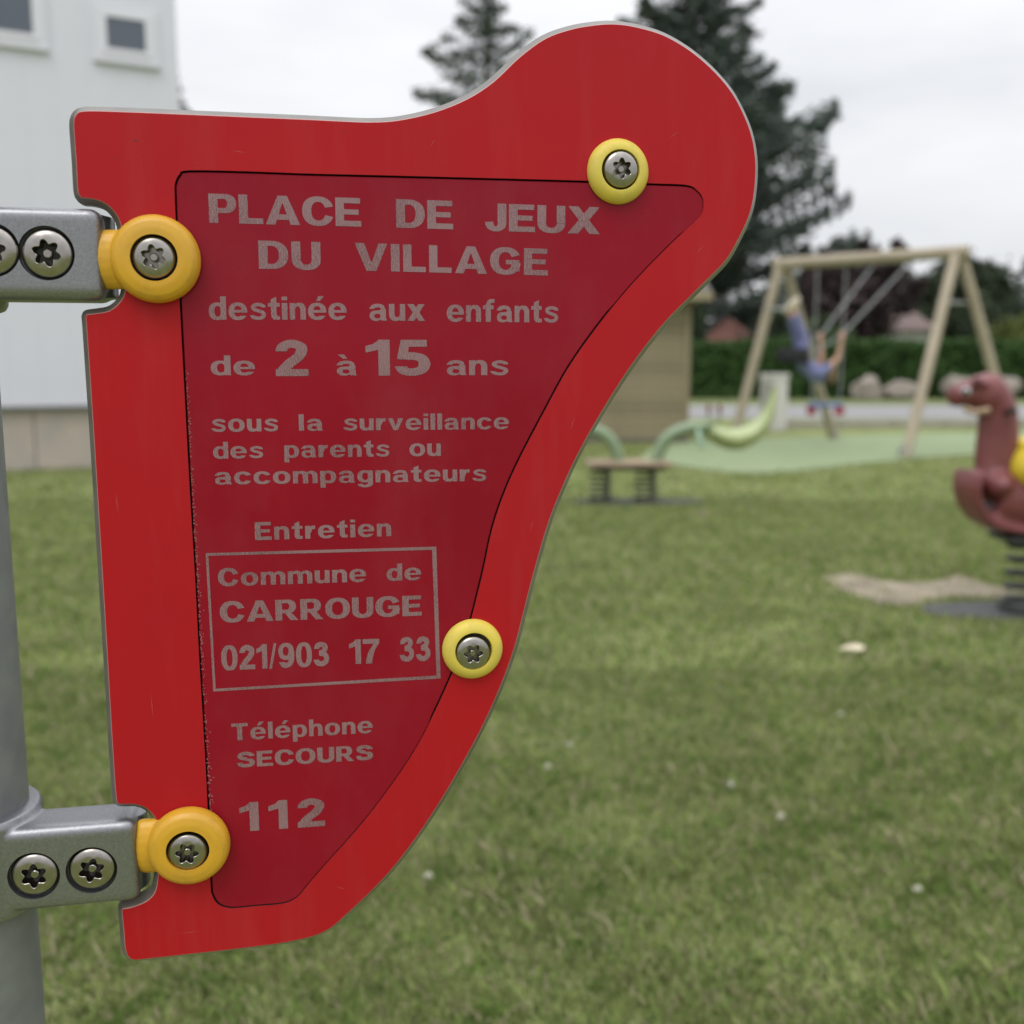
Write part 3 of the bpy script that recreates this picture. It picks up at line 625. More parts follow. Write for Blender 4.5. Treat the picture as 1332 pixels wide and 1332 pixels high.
obj('mouth', MB().tube(catmull([dl(1256, 531, -.03), dl(1268, 536, -.062), dl(1288, 533, -.083)], 4), .014, 10, flat=.012).mesh('mouth', wm, sm=60), RID)
obj('mouth', MB().tube(catmull([dl(1256, 531, .03), dl(1268, 536, .062), dl(1288, 533, .083)], 4), .014, 10, flat=.012).mesh('mouth', wm, sm=60), RID)
blk = mat('black_steel', (0.035, 0.035, 0.036), 0.45, 0.3, var=(0.05, 0.05, 0.05), scale=20)
rubber = mat('black_rubber', (0.045, 0.046, 0.048), 0.75, var=(0.07, 0.07, 0.07), scale=9, bump=0.3, bscale=90)
zs = dl(1336, 700).z
obj('mounting_plate', MB().box((0, 0, zs + .005), (.30, .22, .03)).mesh('mounting_plate', blk, bevel=.006), RID)
obj('coil_spring', helix(.098, .03, zs - .01, 4.9, .0125).mesh('coil_spring', blk, sm=60), RID)
obj('clamp_ring', bevelled_disc(.125, .012, .045).mesh('clamp_ring', blk, sm=40), RID)
def pad(parent, rx, ry, off=(0, 0)):
    mb = MB(); pts = []
    for k in range(48):
        q = 2 * math.pi * k / 48; ca, sa = math.cos(q), math.sin(q)
        pts.append((off[0] + rx * math.copysign(abs(ca) ** .75, ca), off[1] + ry * math.copysign(abs(sa) ** .75, sa)))
    fill(mb, [[(x, y, .014) for x, y in pts]], 0); band(mb, [(x, y, .014) for x, y in pts], [(off[0] + (x - off[0]) * 1.02, off[1] + (y - off[1]) * 1.02, .001) for x, y in pts], 0)
    PADS.append((parent.location.x + off[0], parent.location.y + off[1], rx, ry))
    return obj('base_pad', mb.mesh('base_pad', rubber, recalc=True), parent)
pad(RID, .46, .15)

# ================================================================== SPRING SEESAW
gs = G(812, 654); SD = gs.y
SEE = thing('spring_seesaw', 'green curved spring seesaw with wooden deck beside the shed', 'seesaw', gs)
def sl_(px, py, off=0.0): p = AT(px, py, SD + off) - gs; return Vector((p.x, off, p.z))
grn = mat('green_tube_paint', (0.19, 0.26, 0.15), 0.4, var=(0.21, 0.28, 0.165), scale=4)
lgr = mat('lime_green_shell', (0.33, 0.39, 0.165), 0.32, var=(0.36, 0.42, 0.19), scale=4, coat=0.4)
deckm = mat('deck_board', (0.33, 0.25, 0.17), 0.6, var=(0.28, 0.20, 0.13), scale=9)
rdm = mat('red_grip', (0.19, 0.055, 0.04), 0.4)
zd = sl_(812, 602).z; xl = sl_(762, 600).x; xr = sl_(872, 600).x
obj('deck', MB().box(((xl + xr) / 2, 0, zd), (xr - xl, .34, .035)).mesh('deck', deckm, bevel=.012), SEE)
obj('deck_frame', MB().box(((xl + xr) / 2, 0, zd - .035), (xr - xl - .1, .22, .03)).mesh('deck_frame', blk, bevel=.005), SEE)
for px in (781, 840):
    cx = sl_(px, 620).x
    obj('coil_spring', helix(.082, .02, zd - .06, 5.6, .0105, c=(cx, 0)).mesh('coil_spring', blk, sm=60), SEE)
    obj('clamp_ring', bevelled_disc(.1, .012, .035, c=(cx, 0)).mesh('clamp_ring', blk, sm=40), SEE)
pad(SEE, .52, .17, (.12, 0))
for sgn in (1, -1):
    def q(px, py, off=0.0):
        v = sl_(px, py, off); c = sl_(829, 600).x
        return v if sgn == 1 else Vector((2 * c - v.x, v.y, v.z))
    mb = MB().tube(catmull([q(853, 603), q(858, 585), q(868, 570), q(885, 560), q(905, 556), q(925, 560), q(940, 567)], 4), .050, 16)
    obj('arched_tube', mb.mesh('arched_tube', grn, sm=60), SEE)
    pts = catmull([q(922, 560), q(938, 568), q(958, 571), q(980, 562), q(996, 543), q(1004, 522), q(1009, 502)], 4); k = len(pts)
    rad = [.055 + .035 * math.sin(min(1, i / (k * .45)) * math.pi / 2) - .085 * max(0, (i / (k - 1) - .35) / .65) ** 1.0 for i in range(k)]
    mb = MB().tube(pts, [max(.010, a) for a in rad], 20, flat=[max(.03, .15 * (1 - .5 * (i / k) ** 2)) for i in range(k)], side=(0, 1, 0))
    obj('seat_shell', mb.mesh('seat_shell', lgr, sm=60), SEE)
    for i, px in enumerate((922, 936)):
        off = -.12 if i else .12
        hn = obj('handle_post', MB().tube([q(912, 557, off * .3), q(px, 548, off), q(px, 534, off)], .011, 10).mesh('handle_post', grn, sm=60), SEE)
        obj('grip', MB().tube([q(px, 538, off), q(px, 526, off)], .016, 12).mesh('grip', rdm, sm=60), hn)
    for off in (-.14, .14):
        obj('footrest', MB().tube([q(908, 560, off * .4), q(910, 570, off), q(915, 583, off)], [.016, .022, .018], 10).mesh('footrest', mat('mint_plastic', (.28, .42, .30), .4), sm=60), SEE)

# ================================================================== SWING SET
LAp = G(1018, 343, 2.50); RAp = G(1247, 328, 2.50); FEET = {0: (G(953, 577), G(1084, 571)), 1: (G(1178, 595), G(1320, 586))}
wood = mat('weathered_pale_timber', (0.32, 0.27, 0.195), 0.75, var=(0.39, 0.335, 0.25), scale=4, bump=0.3, bscale=30)
galv = mat('galvanised_steel', (0.42, 0.43, 0.44), 0.4, 0.8)
o0 = (LAp + RAp) / 2; o0.z = 0
SW = thing('swing_set', 'pale timber swing frame with two A-shaped ends on the green surface', 'swing set', o0)
bd = (RAp - LAp).normalized()
obj('beam', MB().tube([LAp - bd * .12 - o0, RAp + bd * .12 - o0], .082, 16).mesh('beam', wood, sm=40), SW)
for ai, ap in enumerate((LAp, RAp)):
    HV = (FEET[ai][1] - FEET[ai][0]) / 2
    for s in (-1, 1):
        ft = FEET[ai][0 if s < 0 else 1].copy(); tp = ap - Vector((0, 0, .05)) + HV * s * .06
        obj('leg', MB().tube([ft - o0, tp - o0], .066, 14).mesh('leg', wood, sm=40), SW)
        obj('ground_anchor', MB().box(ft - o0 + Vector((0, 0, .06)), (.16, .05, .13)).mesh('ground_anchor', galv), SW)
    a = ap - Vector((0, 0, .62)) + HV * .24; b = ap - Vector((0, 0, .62)) - HV * .24
    obj('cross_brace', MB().tube([a - o0, b - o0], .022, 10).mesh('cross_brace', galv, sm=40), SW)
def beam_at(px):
    lo, hi_ = 0.0, 1.0
    for _ in range(40):
        m = (lo + hi_) / 2; p = LAp + (RAp - LAp) * m; pxm = CX + FPX * p.x / (p - C0).dot(FW)
        if pxm < px: lo = m
        else: hi_ = m
    return LAp + (RAp - LAp) * lo - Vector((0, 0, .09))
chain_m = mat('chain_steel', (0.35, 0.35, 0.36), 0.45, 0.7)
link = None
def link_mesh():
    L_, w_, t_ = .036, .011, .0052; pts = []
    for k in range(14):
        q = 2 * math.pi * k / 14; pts.append((w_ * math.cos(q), 0, (L_ - w_) * (1 if math.sin(q) > 0 else -1) * .5 + w_ * math.sin(q)))
    mb = MB(); mb.tube(pts + [pts[0]], t_, 5, cap=False, side=(0, 1, 0)); return mb.mesh('chain', chain_m, sm=60)
lm = link_mesh(); lv = np.array([v.co[:] for v in lm.vertices]); lf = [tuple(p.vertices) for p in lm.polygons]
def chain(parent, pts, org):
    mb = MB(); n = 0
    for a, b in zip(pts[:-1], pts[1:]):
        d = (b - a); k = max(1, int(d.length / .040)); qt = d.to_track_quat('Z', 'Y').to_matrix()
        for i in range(k):
            Rm = qt @ Matrix.Rotation(math.pi / 2 * (n % 2), 3, 'Z'); n += 1; c = a + d * ((i + .5) / k) - org
            mb.add((lv @ np.array(Rm).T + np.array(c)).tolist(), lf)
    return obj('chain', mb.mesh('chain', chain_m, recalc=False, sm=60), parent)
# empty swing hanging still
s0 = beam_at(1064); s1 = beam_at(1101); sc0 = (s0 + s1) / 2; hz = .56
SW1 = thing('swing', 'empty blue swing seat with red end caps hanging still on chains', 'swing', Vector((sc0.x, sc0.y, hz)), 0, 'swing seats on the timber frame')
so_ = Vector((sc0.x, sc0.y, hz)); bl = mat('blue_plastic', (0.06, 0.13, 0.36), 0.4); rdp = mat('red_plastic', (0.32, 0.035, 0.045), 0.45)
ang = math.atan2(bd.y, bd.x)
wseat = (s1 - s0).length
obj('seat', MB().box((0, 0, 0), (wseat + .06, .18, .045), ang).mesh('seat', bl, bevel=.012), SW1)
for s, p in ((-1, s0), (1, s1)):
    c = bd * (s * wseat / 2)
    obj('end_cap', MB().box((c.x, c.y, -.08), (.10, .16, .12), ang).mesh('end_cap', rdp, bevel=.02), SW1)
    chain(SW1, [p, Vector((s0.x if s < 0 else s1.x, s0.y if s < 0 else s1.y, hz))], so_)
# moving swing, the child lies back in it
DK = 12.2
t0_, t1_ = beam_at(1137), beam_at(1184)
seatc = AT(1036, 463, DK)
SW2 = thing('swing', 'black rubber swing seat flung out to the left under the child', 'swing', seatc, 0, 'swing seats on the timber frame')
e0 = AT(1022, 462, DK + .15); e1 = AT(1052, 463, DK - .15)
mb = MB(); mb.tube(catmull([AT(1034, 462, DK + .20) - seatc, AT(1014, 462, DK + .02) - seatc, AT(1017, 462, DK - .15) - seatc, AT(1034, 462, DK - .21) - seatc, AT(1052, 463, DK - .15) - seatc], 6), .018, 12, flat=.088, side=(0, .1, 1))
obj('belt', mb.mesh('belt', mat('black_belt_rubber', (0.008, 0.008, 0.010), 0.8), sm=60), SW2)
hL = AT(1067, 437, DK + .12); hR = AT(1096, 435, DK - .12)
chain(SW2, [t0_, hL, e0 + Vector((.02, 0, .0))], seatc); chain(SW2, [t1_, hR, e1], seatc)

# ---- the child
skin = mat('skin', (0.52, 0.30, 0.215), 0.55, var=(0.56, 0.33, 0.24), scale=12)
jean = mat('blue_cotton', (0.125, 0.135, 0.27), 0.85, var=(0.16, 0.17, 0.32), scale=9)
shirt = mat('pale_blue_shirt', (0.15, 0.165, 0.32), 0.85, var=(0.18, 0.20, 0.36), scale=9)
hair_m = mat('brown_hair', (0.15, 0.095, 0.05), 0.6, var=(0.24, 0.16, 0.09), scale=25)
shoe_m = mat('cream_shoe', (0.50, 0.44, 0.34), 0.6)
hip = AT(1042, 470, DK); KID = thing('person', 'child in blue clothes leaning back on the flying swing with legs up', 'person', hip)
def k_(px, py, off=0.0): return AT(px, py, DK + off) - hip
body = MB(); legs = MB(); torso = MB()
chest = k_(1064, 488); neck = k_(1072, 487); head = k_(1078, 482, .02)
def limb(mbs, pts, rs, grow=(0,)):
    for m_, g in zip(mbs, grow):
        for a, b, ra, rb in zip(pts[:-1], pts[1:], rs[:-1], rs[1:]):
            m_.tube([a, a.lerp(b, .5), b], [ra + g, (ra + rb) / 2 + g, rb + g], 14); m_.ball(b, rb + g, 12, 8); m_.ball(a, ra + g, 12, 8)
limb((body, torso), [k_(1046, 474), k_(1056, 483), chest], [.085, .082, .092], (0, .012))
limb((body,), [chest, neck, head], [.05, .038, .04])
body.ball(head, (.070, .075, .088), 20, 14, M=Matrix.Rotation(R(35), 3, 'Y'))
body.ball(head + Vector((.0, -.082, .0)), (.018, .012, .026)); body.ball(head + Vector((.0, .082, .0)), (.018, .012, .026)); body.ball(head + Vector((-.035, 0, .082)), .016)
for s, kn, an, ft, hn, el in ((1, (1038, 442), (1030, 416), (1028, 399), hL, (1069, 465)), (-1, (1046, 440), (1035, 412), (1032, 394), hR, (1090, 466))):
    of = .08 * s
    P = [k_(1044, 470, of), k_(*kn, of), k_(*an, of)]
    limb((body, legs), P, [.072, .050, .036], (0, .011))
    limb((body,), [k_(*an, of), k_(ft[0] - 2, ft[1] + 4, of)], [.034, .030])
    sh = MB(); f0 = k_(ft[0] - 4, ft[1] + 6, of); f1 = k_(ft[0] + 6, ft[1] - 5, of)
    sh.tube([f0, f0.lerp(f1, .5), f1], [.054, .052, .042], 14, flat=[.046, .050, .046], side=(0, 1, 0)); sh.ball(f1, .031); sh.ball(f0, .041)
    obj('shoe', remesh(sh, 'shoe', .007, [shoe_m], 3), KID)
    hh_ = hn - hip; shd = chest + Vector((.0, .10 * s, .02)); elb = k_(*el, of * 1.1)
    limb((body,), [shd, elb, hh_ + (elb - hh_).normalized() * .06], [.040, .030, .022])
    limb((torso,), [shd, shd.lerp(elb, .45)], [.054, .046])
    ax = (hh_ - elb).normalized(); sd_ = Vector((0, 1, 0)); ou = ax.cross(sd_).normalized()
    body.ball(hh_ - ax * .02, (.030, .024, .034), 14, 10)                     # palm
    for j in range(4):                                                       # fingers curled round the chain
        b0 = hh_ + ax * (-.022 + .016 * j) + ou * .018; ln = (.050, .056, .054, .044)[j]
        body.tube([b0, b0 + sd_ * (-s) * ln * .45 + ou * .012, b0 + sd_ * (-s) * ln * .6 - ou * .016, b0 + sd_ * (-s) * ln * .3 - ou * .034], [.0085, .008, .0075, .0065], 8)
    body.tube([hh_ - ax * .03, hh_ - ax * .028 - ou * .022 + sd_ * s * -.012, hh_ - ou * .036 + sd_ * s * -.016], [.010, .009, .008], 8)
obj('body', remesh(body, 'body', .0055, [skin], 3), KID)
obj('trousers', remesh(legs, 'trousers', .009, [jean], 3), KID)
obj('shirt', remesh(torso, 'shirt', .009, [shirt], 3), KID)
hb_ = MB(); hb_.ball(head + Vector((.022, 0, -.026)), (.072, .082, .078), 20, 12)
for i in range(16):
    a = random.uniform(-1, 1); h0 = head + Vector((.03 + random.uniform(-.035, .035), a * .06, -.06))
    hb_.tube(catmull([h0, h0 + Vector((random.uniform(-.01, .02), a * .015, -.05)), h0 + Vector((random.uniform(-.02, .02), 0, -.10))], 3), [.02, .02, .019, .017, .014, .010, .005], 7)
obj('hair', remesh(hb_, 'hair', .007, [hair_m], 1), KID)
for s in (-1, 1):
    e = obj('eye', MB().ball(head + Vector((-.012, s * .028, .083)), .011).mesh('eye', ww, sm=180), KID)

# ================================================================== WHITE PILLAR, SHED, BUILDING
wp = G(1005, 560); cm = mat('white_painted_concrete', (0.56, 0.545, 0.52), 0.8, var=(0.62, 0.6, 0.58), scale=5)
PIL = thing('concrete_pillar', 'white boxy concrete pillar standing behind the seesaw end', 'pillar', wp, R(28))
hz_ = (560 - 487) * wp.y / FPX
obj('shaft', MB().box((0, 0, hz_ / 2 - .04), (.33, .33, hz_ - .08)).mesh('shaft', cm, bevel=.012), PIL)
obj('cap', MB().box((0, 0, hz_ - .04), (.36, .36, .075)).mesh('cap', cm, bevel=.012), PIL)
obj('side_panel', MB().box((-.16, -.0, hz_ * .48), (.03, .25, hz_ * .75)).mesh('side_panel', mat('grey_panel', (0.36, 0.36, 0.35), .8)), PIL)
obj('front_panel', MB().box((0, -.16, hz_ * .48), (.25, .03, hz_ * .75)).mesh('front_panel', cm), PIL)

sc_r = G(894, 575); SHD = thing('wooden_shed', 'tan shed of horizontal planks behind the seesaw', 'shed', sc_r)
plk = mat('shed_plank', (0.265, 0.225, 0.135), 0.75, var=(0.31, 0.26, 0.165), scale=3, bump=0.2, bscale=25)
plk2 = mat('shed_plank_grey', (0.225, 0.19, 0.115), 0.75, var=(0.27, 0.225, 0.14), scale=3, bump=0.2, bscale=25)
SWD, SDP, SH = 3.6, 2.4, 2.02; pz = .112
obj('inner_wall', MB().box((-SWD / 2, SDP / 2, SH / 2), (SWD - .1, SDP - .1, SH)).mesh('inner_wall', mat('shed_dark', (.05, .04, .03), .9)), SHD)
pm = [MB().box((0, 0, 0), (SWD - .14, .035, pz - .012)).mesh('plank', m_, bevel=.006, seg=1) for m_ in (plk, plk2)]
ps = [MB().box((0, 0, 0), (.035, SDP - .14, pz - .007)).mesh('plank', m_, bevel=.006, seg=1) for m_ in (plk, plk2)]
for i in range(int((SH - .05) / pz)):
    z = .11 + i * pz; k = (i * 7 % 5) % 2
    obj('plank', pm[k], SHD, (-SWD / 2, .02, z)); obj('plank', ps[k], SHD, (-.02, SDP / 2, z)); obj('plank', ps[k], SHD, (-SWD + .02, SDP / 2, z))
for x in (-.03, -SWD + .03):
    for y in (.03, SDP - .03): obj('corner_post', MB().box((x, y, SH / 2), (.09, .09, SH)).mesh('corner_post', plk2, bevel=.005, seg=1), SHD)
obj('plinth', MB().box((-SWD / 2, SDP / 2, .025), (SWD + .04, SDP + .04, .07)).mesh('plinth', mat('shed_base', (.12, .11, .1), .9)), SHD)
rm = mat('roof_felt', (.10, .09, .085), .9, var=(.13, .12, .11), scale=8)
mb = MB(); a, b = .26, .26
mb.add([(-SWD - a, -b, SH + .02), (a, -b, SH + .02), (a, SDP + b, SH + .02), (-SWD - a, SDP + b, SH + .02), (-SWD - a, SDP / 2, SH + .7), (a, SDP / 2, SH + .7),
        (-SWD - a, -b, SH + .07), (a, -b, SH + .07), (a, SDP + b, SH + .07), (-SWD - a, SDP + b, SH + .07), (-SWD - a, SDP / 2, SH + .76), (a, SDP / 2, SH + .76)],
       [(0, 1, 5, 4), (3, 4, 5, 2), (6, 10, 11, 7), (9, 8, 11, 10), (0, 6, 7, 1), (3, 2, 8, 9), (0, 4, 10, 6), (4, 3, 9, 10), (1, 7, 11, 5), (5, 11, 8, 2)])
obj('roof', mb.mesh('roof', rm), SHD)
obj('fascia', MB().box((-SWD / 2, -b - .02, SH + .04), (SWD + 2 * a, .03, .12)).mesh('fascia', plk), SHD)
for x in (a - .05, -SWD - a + .05): obj('gable_board', MB().add([(x - .02, -.2, SH + .02), (x - .02, SDP + .2, SH + .02), (x - .02, SDP / 2, SH + .66), (x + .02, -.2, SH + .02), (x + .02, SDP + .2, SH + .02), (x + .02, SDP / 2, SH + .66)], [(0, 1, 2), (3, 5, 4), (0, 3, 4, 1), (1, 4, 5, 2), (2, 5, 3, 0)]).mesh('gable_board', plk), SHD)

# building on the left, its wall runs away to the right
BA = R(27); bE = Vector((math.cos(BA), math.sin(BA), 0)); bN = Vector((math.sin(BA), -math.cos(BA), 0)); bo_ = G(60, 612)
def wall_hit(px, py):
    r = ray(px, py); t = (bo_ - C0).dot(bN) / r.dot(bN); p = C0 + r * t; return (p - bo_).dot(bE), p.z
s_c = wall_hit(234, 140)[0]; cor = bo_ + bE * s_c
BLD = thing('clad_building', 'pale grey metal clad building with square windows and stone base', 'building', cor, BA)
def bw(px, py): s, z = wall_hit(px, py); return s - s_c, z
BL = 11.0; BH = 6.6; zp = bw(60, 528)[1]
core = mat('wall_core', (.45, .46, .47), .8)
obj('wall', MB().box((-BL / 2, 3.55, BH / 2), (BL - .1, 6.9, BH - .05)).mesh('wall', core), BLD)
cl_m = mat('pale_grey_cladding', (0.635, 0.64, 0.715), 0.45, var=(0.66, 0.665, 0.735), scale=1.5, spec=0.4)
pwid = .30; npn = int(BL / pwid); H_ = BH - zp
def panel_mesh():
    w2 = pwid / 2 - .0005; mb = MB(); prof = [(-w2, 0.05), (-w2, .0012), (-w2 + .010, 0), (-.008, 0), (-.004, .001), (.004, .001), (.008, 0), (w2 - .010, 0), (w2, .0012), (w2, .05)]
    n = len(prof); mb.add([(x, y, z) for z in (zp + .0, BH) for x, y in prof], [(i, i + 1, n + i + 1, n + i) for i in range(n - 1)] + [tuple(range(n, 2 * n)), tuple(reversed(range(n)))]); return mb.mesh('cladding_panel', cl_m)
pmz = panel_mesh()
for i in range(npn):
    o = obj('cladding_panel', pmz, BLD, (-(i + .5) * pwid, -.0, 0))
for i in range(23):
    o = obj('cladding_panel', pmz, BLD, (0.0, (i + .5) * pwid + .06, 0)); o.rotation_euler = (0, 0, math.pi / 2)
st_m = mat('stone_base', (0.47, 0.40, 0.34), 0.9, var=(0.38, 0.345, 0.31), scale=3.5, bump=0.5, bscale=20, detail=6)
sb = MB().box((0, 0, (zp - .03) / 2), (.79, .14, zp - .03)).mesh('base_block', st_m, bevel=.008, seg=1)
for i in range(int(BL / .8)): obj('base_block', sb, BLD, (-(i + .5) * .8, .13, 0))
obj('drip_flashing', MB().box((-BL / 2, .03, zp - .012), (BL, .1, .022)).mesh('drip_flashing', mat('flashing', (.22, .23, .24), .5, .5)), BLD)
obj('parapet', MB().box((-BL / 2 + .03, 3.5, BH + .03), (BL + .14, 7.15, .08)).mesh('parapet', cl_m), BLD)
wfm = mat('white_window_frame', (0.70, 0.70, 0.76), 0.4); glm = mat('window_glass', (0.10, 0.115, 0.15), 0.12, 0.0, spec=0.5)
sfm = mat('window_surround', (0.68, 0.68, 0.75), 0.45)
def window(x0, x1, z0, z1, fw=.075, inner=.05):
    def ring(name, a0, a1, c0, c1, wd, y0, y1, m, par):
        mb = MB(); yc = (y0 + y1) / 2; dp = y1 - y0
        mb.box(((a0 + a1) / 2, yc, c1 - wd / 2), (a1 - a0, dp, wd)); mb.box(((a0 + a1) / 2, yc, c0 + wd / 2), (a1 - a0, dp, wd))
        mb.box((a0 + wd / 2, yc, (c0 + c1) / 2), (wd, dp, c1 - c0 - 2 * wd)); mb.box((a1 - wd / 2, yc, (c0 + c1) / 2), (wd, dp, c1 - c0 - 2 * wd))
        return obj(name, mb.mesh(name, m, recalc=False), par)
    fr = ring('window', x0, x1, z0, z1, fw, -.022, -.002, sfm, BLD)
    ring('sash', x0 + fw, x1 - fw, z0 + fw, z1 - fw, inner, -.035, -.006, wfm, fr)
    obj('pane', MB().box(((x0 + x1) / 2, -.020, (z0 + z1) / 2), (x1 - x0 - 2 * fw - 2 * inner + .01, .012, z1 - z0 - 2 * fw - 2 * inner + .01)).mesh('pane', glm), fr)
    obj('sill', MB().box(((x0 + x1) / 2, -.022, z0 - .012), (x1 - x0 + .02, .05, .018)).mesh('sill', mat('sill_metal', (.5, .51, .52), .5)), fr)
A1 = bw(119, 7); B1 = bw(207, 86); window(A1[0], B1[0], bw(160, 82)[1], bw(160, 8)[1])
B2 = bw(62, 60); wW = B1[0] - A1[0]; hh2 = bw(160, 8)[1] - bw(160, 82)[1]
zb2 = bw(50, 64)[1]; window(B2[0] - 1.55, B2[0], zb2, zb2 + 1.0)

# ================================================================== VEGETATION
def np_mesh(name, V, nper, m, smooth_=False):
    """V: (n*nper,3) vertices, faces of nper corners each"""
    me = bpy.data.meshes.new(name); nv = len(V); nf = nv // nper
    me.vertices.add(nv); me.vertices.foreach_set('co', V.astype(np.float32).ravel())
    me.loops.add(nv); me.loops.foreach_set('vertex_index', np.arange(nv, dtype=np.int32))
    me.polygons.add(nf); me.polygons.foreach_set('loop_start', np.arange(0, nv, nper, dtype=np.int32))
    me.update(calc_edges=True); me.materials.append(m); return me
def cards(P, size, aspect=.5, droop=0.0, axis=None):
    """small leaf quads (rhombi) at points P"""
    n = len(P); a = rng.normal(size=(n, 3)); a[:, 2] -= droop
    if axis is not None: a = a * .45 + axis
    a /= np.linalg.norm(a, axis=1, keepdims=True); b = np.cross(a, rng.normal(size=(n, 3))); b /= np.linalg.norm(b, axis=1, keepdims=True)
    s = (size * rng.uniform(.6, 1.3, n))[:, None]; a = a * s; b = b * s * aspect
    V = np.empty((n, 4, 3)); V[:, 0] = P - a; V[:, 1] = P - b; V[:, 2] = P + a; V[:, 3] = P + b
    return V.reshape(-1, 3)
bark = mat('bark', (0.07, 0.055, 0.042), 0.9, var=(0.10, 0.08, 0.06), scale=6, bump=0.5, bscale=20)
def conifer(name, label, cat, base, H, prof, m, nb=110, cpm=70, leaf=.16, seed=1, z0=.08, group=None, tilt=.12):
    """prof(t): branch length at relative height t"""
    rr = random.Random(seed); global rng; rng = np.random.default_rng(seed)
    t_ = thing(name, label, cat, base, group=group); tr = MB()
    tr.tube([(0, 0, 0), (rr.uniform(-.1, .1), 0, H * .5), (0, 0, H)], [H * .02, H * .012, .02], 10)
    Ps = []; Ax = []
    for i in range(nb):
        t = z0 + (1 - z0) * ((i + rr.random()) / nb) ** .95; t = min(t, .985); L_ = prof(t) * rr.uniform(.62, 1.08); az = i * 2.399 + rr.uniform(-.4, .4)
        d = Vector((math.cos(az), math.sin(az), 0)); z = t * H; up = rr.uniform(-.05, .22) + tilt
        pts = [Vector((0, 0, z)), Vector((0, 0, z)) + d * L_ * .5 + Vector((0, 0, L_ * (up * .35 - .06))), Vector((0, 0, z)) + d * L_ + Vector((0, 0, L_ * up))]
        tr.tube(catmull(pts, 2), [.010 * H * (1 - t) * .6 + .02, .03, .02, .015, .01][:5], 5, cap=False)
        n = int(cpm * L_ * (1.3 if L_ < 1.5 else 1)); s = np.sqrt(rng.uniform(.02, 1, n)); q = catmull(pts, 8); q = np.array(q); idx = np.minimum((s * (len(q) - 1)).astype(int), len(q) - 1)
        c = q[idx]; wd = (.20 * L_ * (1.15 - s) + .10)
        side = np.array([-d.y, d.x, 0]); 
        # hanging side twigs: clumps spread sideways, thinner in height
        cl = np.sin(s * 23 + i) * .3
        c = c + side * (rng.normal(size=n) * wd)[:, None] + np.array([0, 0, 1.]) * ((rng.normal(size=n) * .09 - .06 + cl * .10) * (.4 + .25 * L_))[:, None]
        Ps.append(c); Ax.append(np.repeat(np.array([[d.x, d.y, up]]), n, 0))
    P = np.concatenate(Ps); A = np.concatenate(Ax); k = (rng.uniform(size=len(P)) < 1)
    obj('trunk', tr.mesh('trunk', bark, recalc=False, sm=60), t_); obj('crown', np_mesh('crown', cards(P, leaf, .35, .3, A), 4, m), t_); return t_
def broadleaf(name, label, cat, base, blobs, m, n=16000, leaf=.14, seed=1, trunk=.18, th=None, group=None):
    """blobs: (x, y, z, rx, ry, rz) relative to the base"""
    global rng; rng = np.random.default_rng(seed); rr = random.Random(seed); t_ = thing(name, label, cat, base, group=group); tr = MB()
    vol = [b[3] * b[4] * b[5] for b in blobs]; S = sum(vol); Ps = []
    top = max(b[2] for b in blobs)
    tr.tube([(0, 0, 0), (0, 0, top * .6), (0, 0, top)], [trunk, trunk * .6, .03], 8)
    for b, v in zip(blobs, vol):
        if trunk > .03: tr.tube([(0, 0, b[2] * .45), (b[0] * .5, b[1] * .5, b[2] * .75), (b[0], b[1], b[2])], [trunk * .4, trunk * .25, .02], 6, cap=False)
        k = int(n * (v / S) ** .8 * .9); nc = max(14, k // 130)
        d = rng.normal(size=(nc, 3)); d /= np.linalg.norm(d, axis=1, keepdims=True); cc = d * (rng.uniform(.55, 1.05, nc))[:, None]
        ix = rng.integers(0, nc, k); p = cc[ix] + rng.normal(size=(k, 3)) * .15; Ps.append(p * np.array(b[3:6]) + np.array(b[:3]))
    P = np.concatenate(Ps); P = P[P[:, 2] > .05]
    obj('trunk', tr.mesh('trunk', bark, recalc=False, sm=60), t_); obj('crown', np_mesh('crown', cards(P, leaf, .6), 4, m), t_); return t_
ced = mat('blue_green_needles', (0.078, 0.103, 0.090), 0.8, island=True, var=(0.112, 0.138, 0.118), scale=.6, spec=.2)
fir = mat('dark_needles', (0.068, 0.090, 0.072), 0.8, island=True, var=(0.095, 0.120, 0.094), scale=.6, spec=.2)
prp = mat('purple_leaves', (0.038, 0.026, 0.029), 0.7, island=True, var=(0.056, 0.036, 0.038), scale=.8, spec=.3)
dgr = mat('dark_green_leaves', (0.032, 0.048, 0.028), 0.7, island=True, var=(0.05, 0.068, 0.036), scale=.6, spec=.25)
ygr = mat('yellow_green_leaves', (0.10, 0.13, 0.03), 0.7, island=True, var=(0.13, 0.16, 0.045), scale=1, spec=.25)
mgr = mat('mid_green_leaves', (0.055, 0.085, 0.04), 0.7, island=True, var=(0.075, 0.11, 0.05), scale=1, spec=.25)
def base_at(px, d): p = AT(px, 480, d); return Vector((p.x, p.y, 0))
def lin(pts):
    xs_, ys_ = zip(*pts); return lambda t: float(np.interp(t, xs_, ys_))
conifer('cedar_tree', 'tall blue-green conifer rising behind the swing, widest of the trees', 'tree', base_at(893, 64), 29.6,
        lin([(0, 9.0), (.1, 9.6), (.25, 9.9), (.36, 9.8), (.42, 9.6), (.50, 7.9), (.56, 6.6), (.62, 5.5), (.73, 3.9), (.83, 2.6), (.93, 1.4), (1, .3)]), ced, 235, 52, .27, 4, .03)
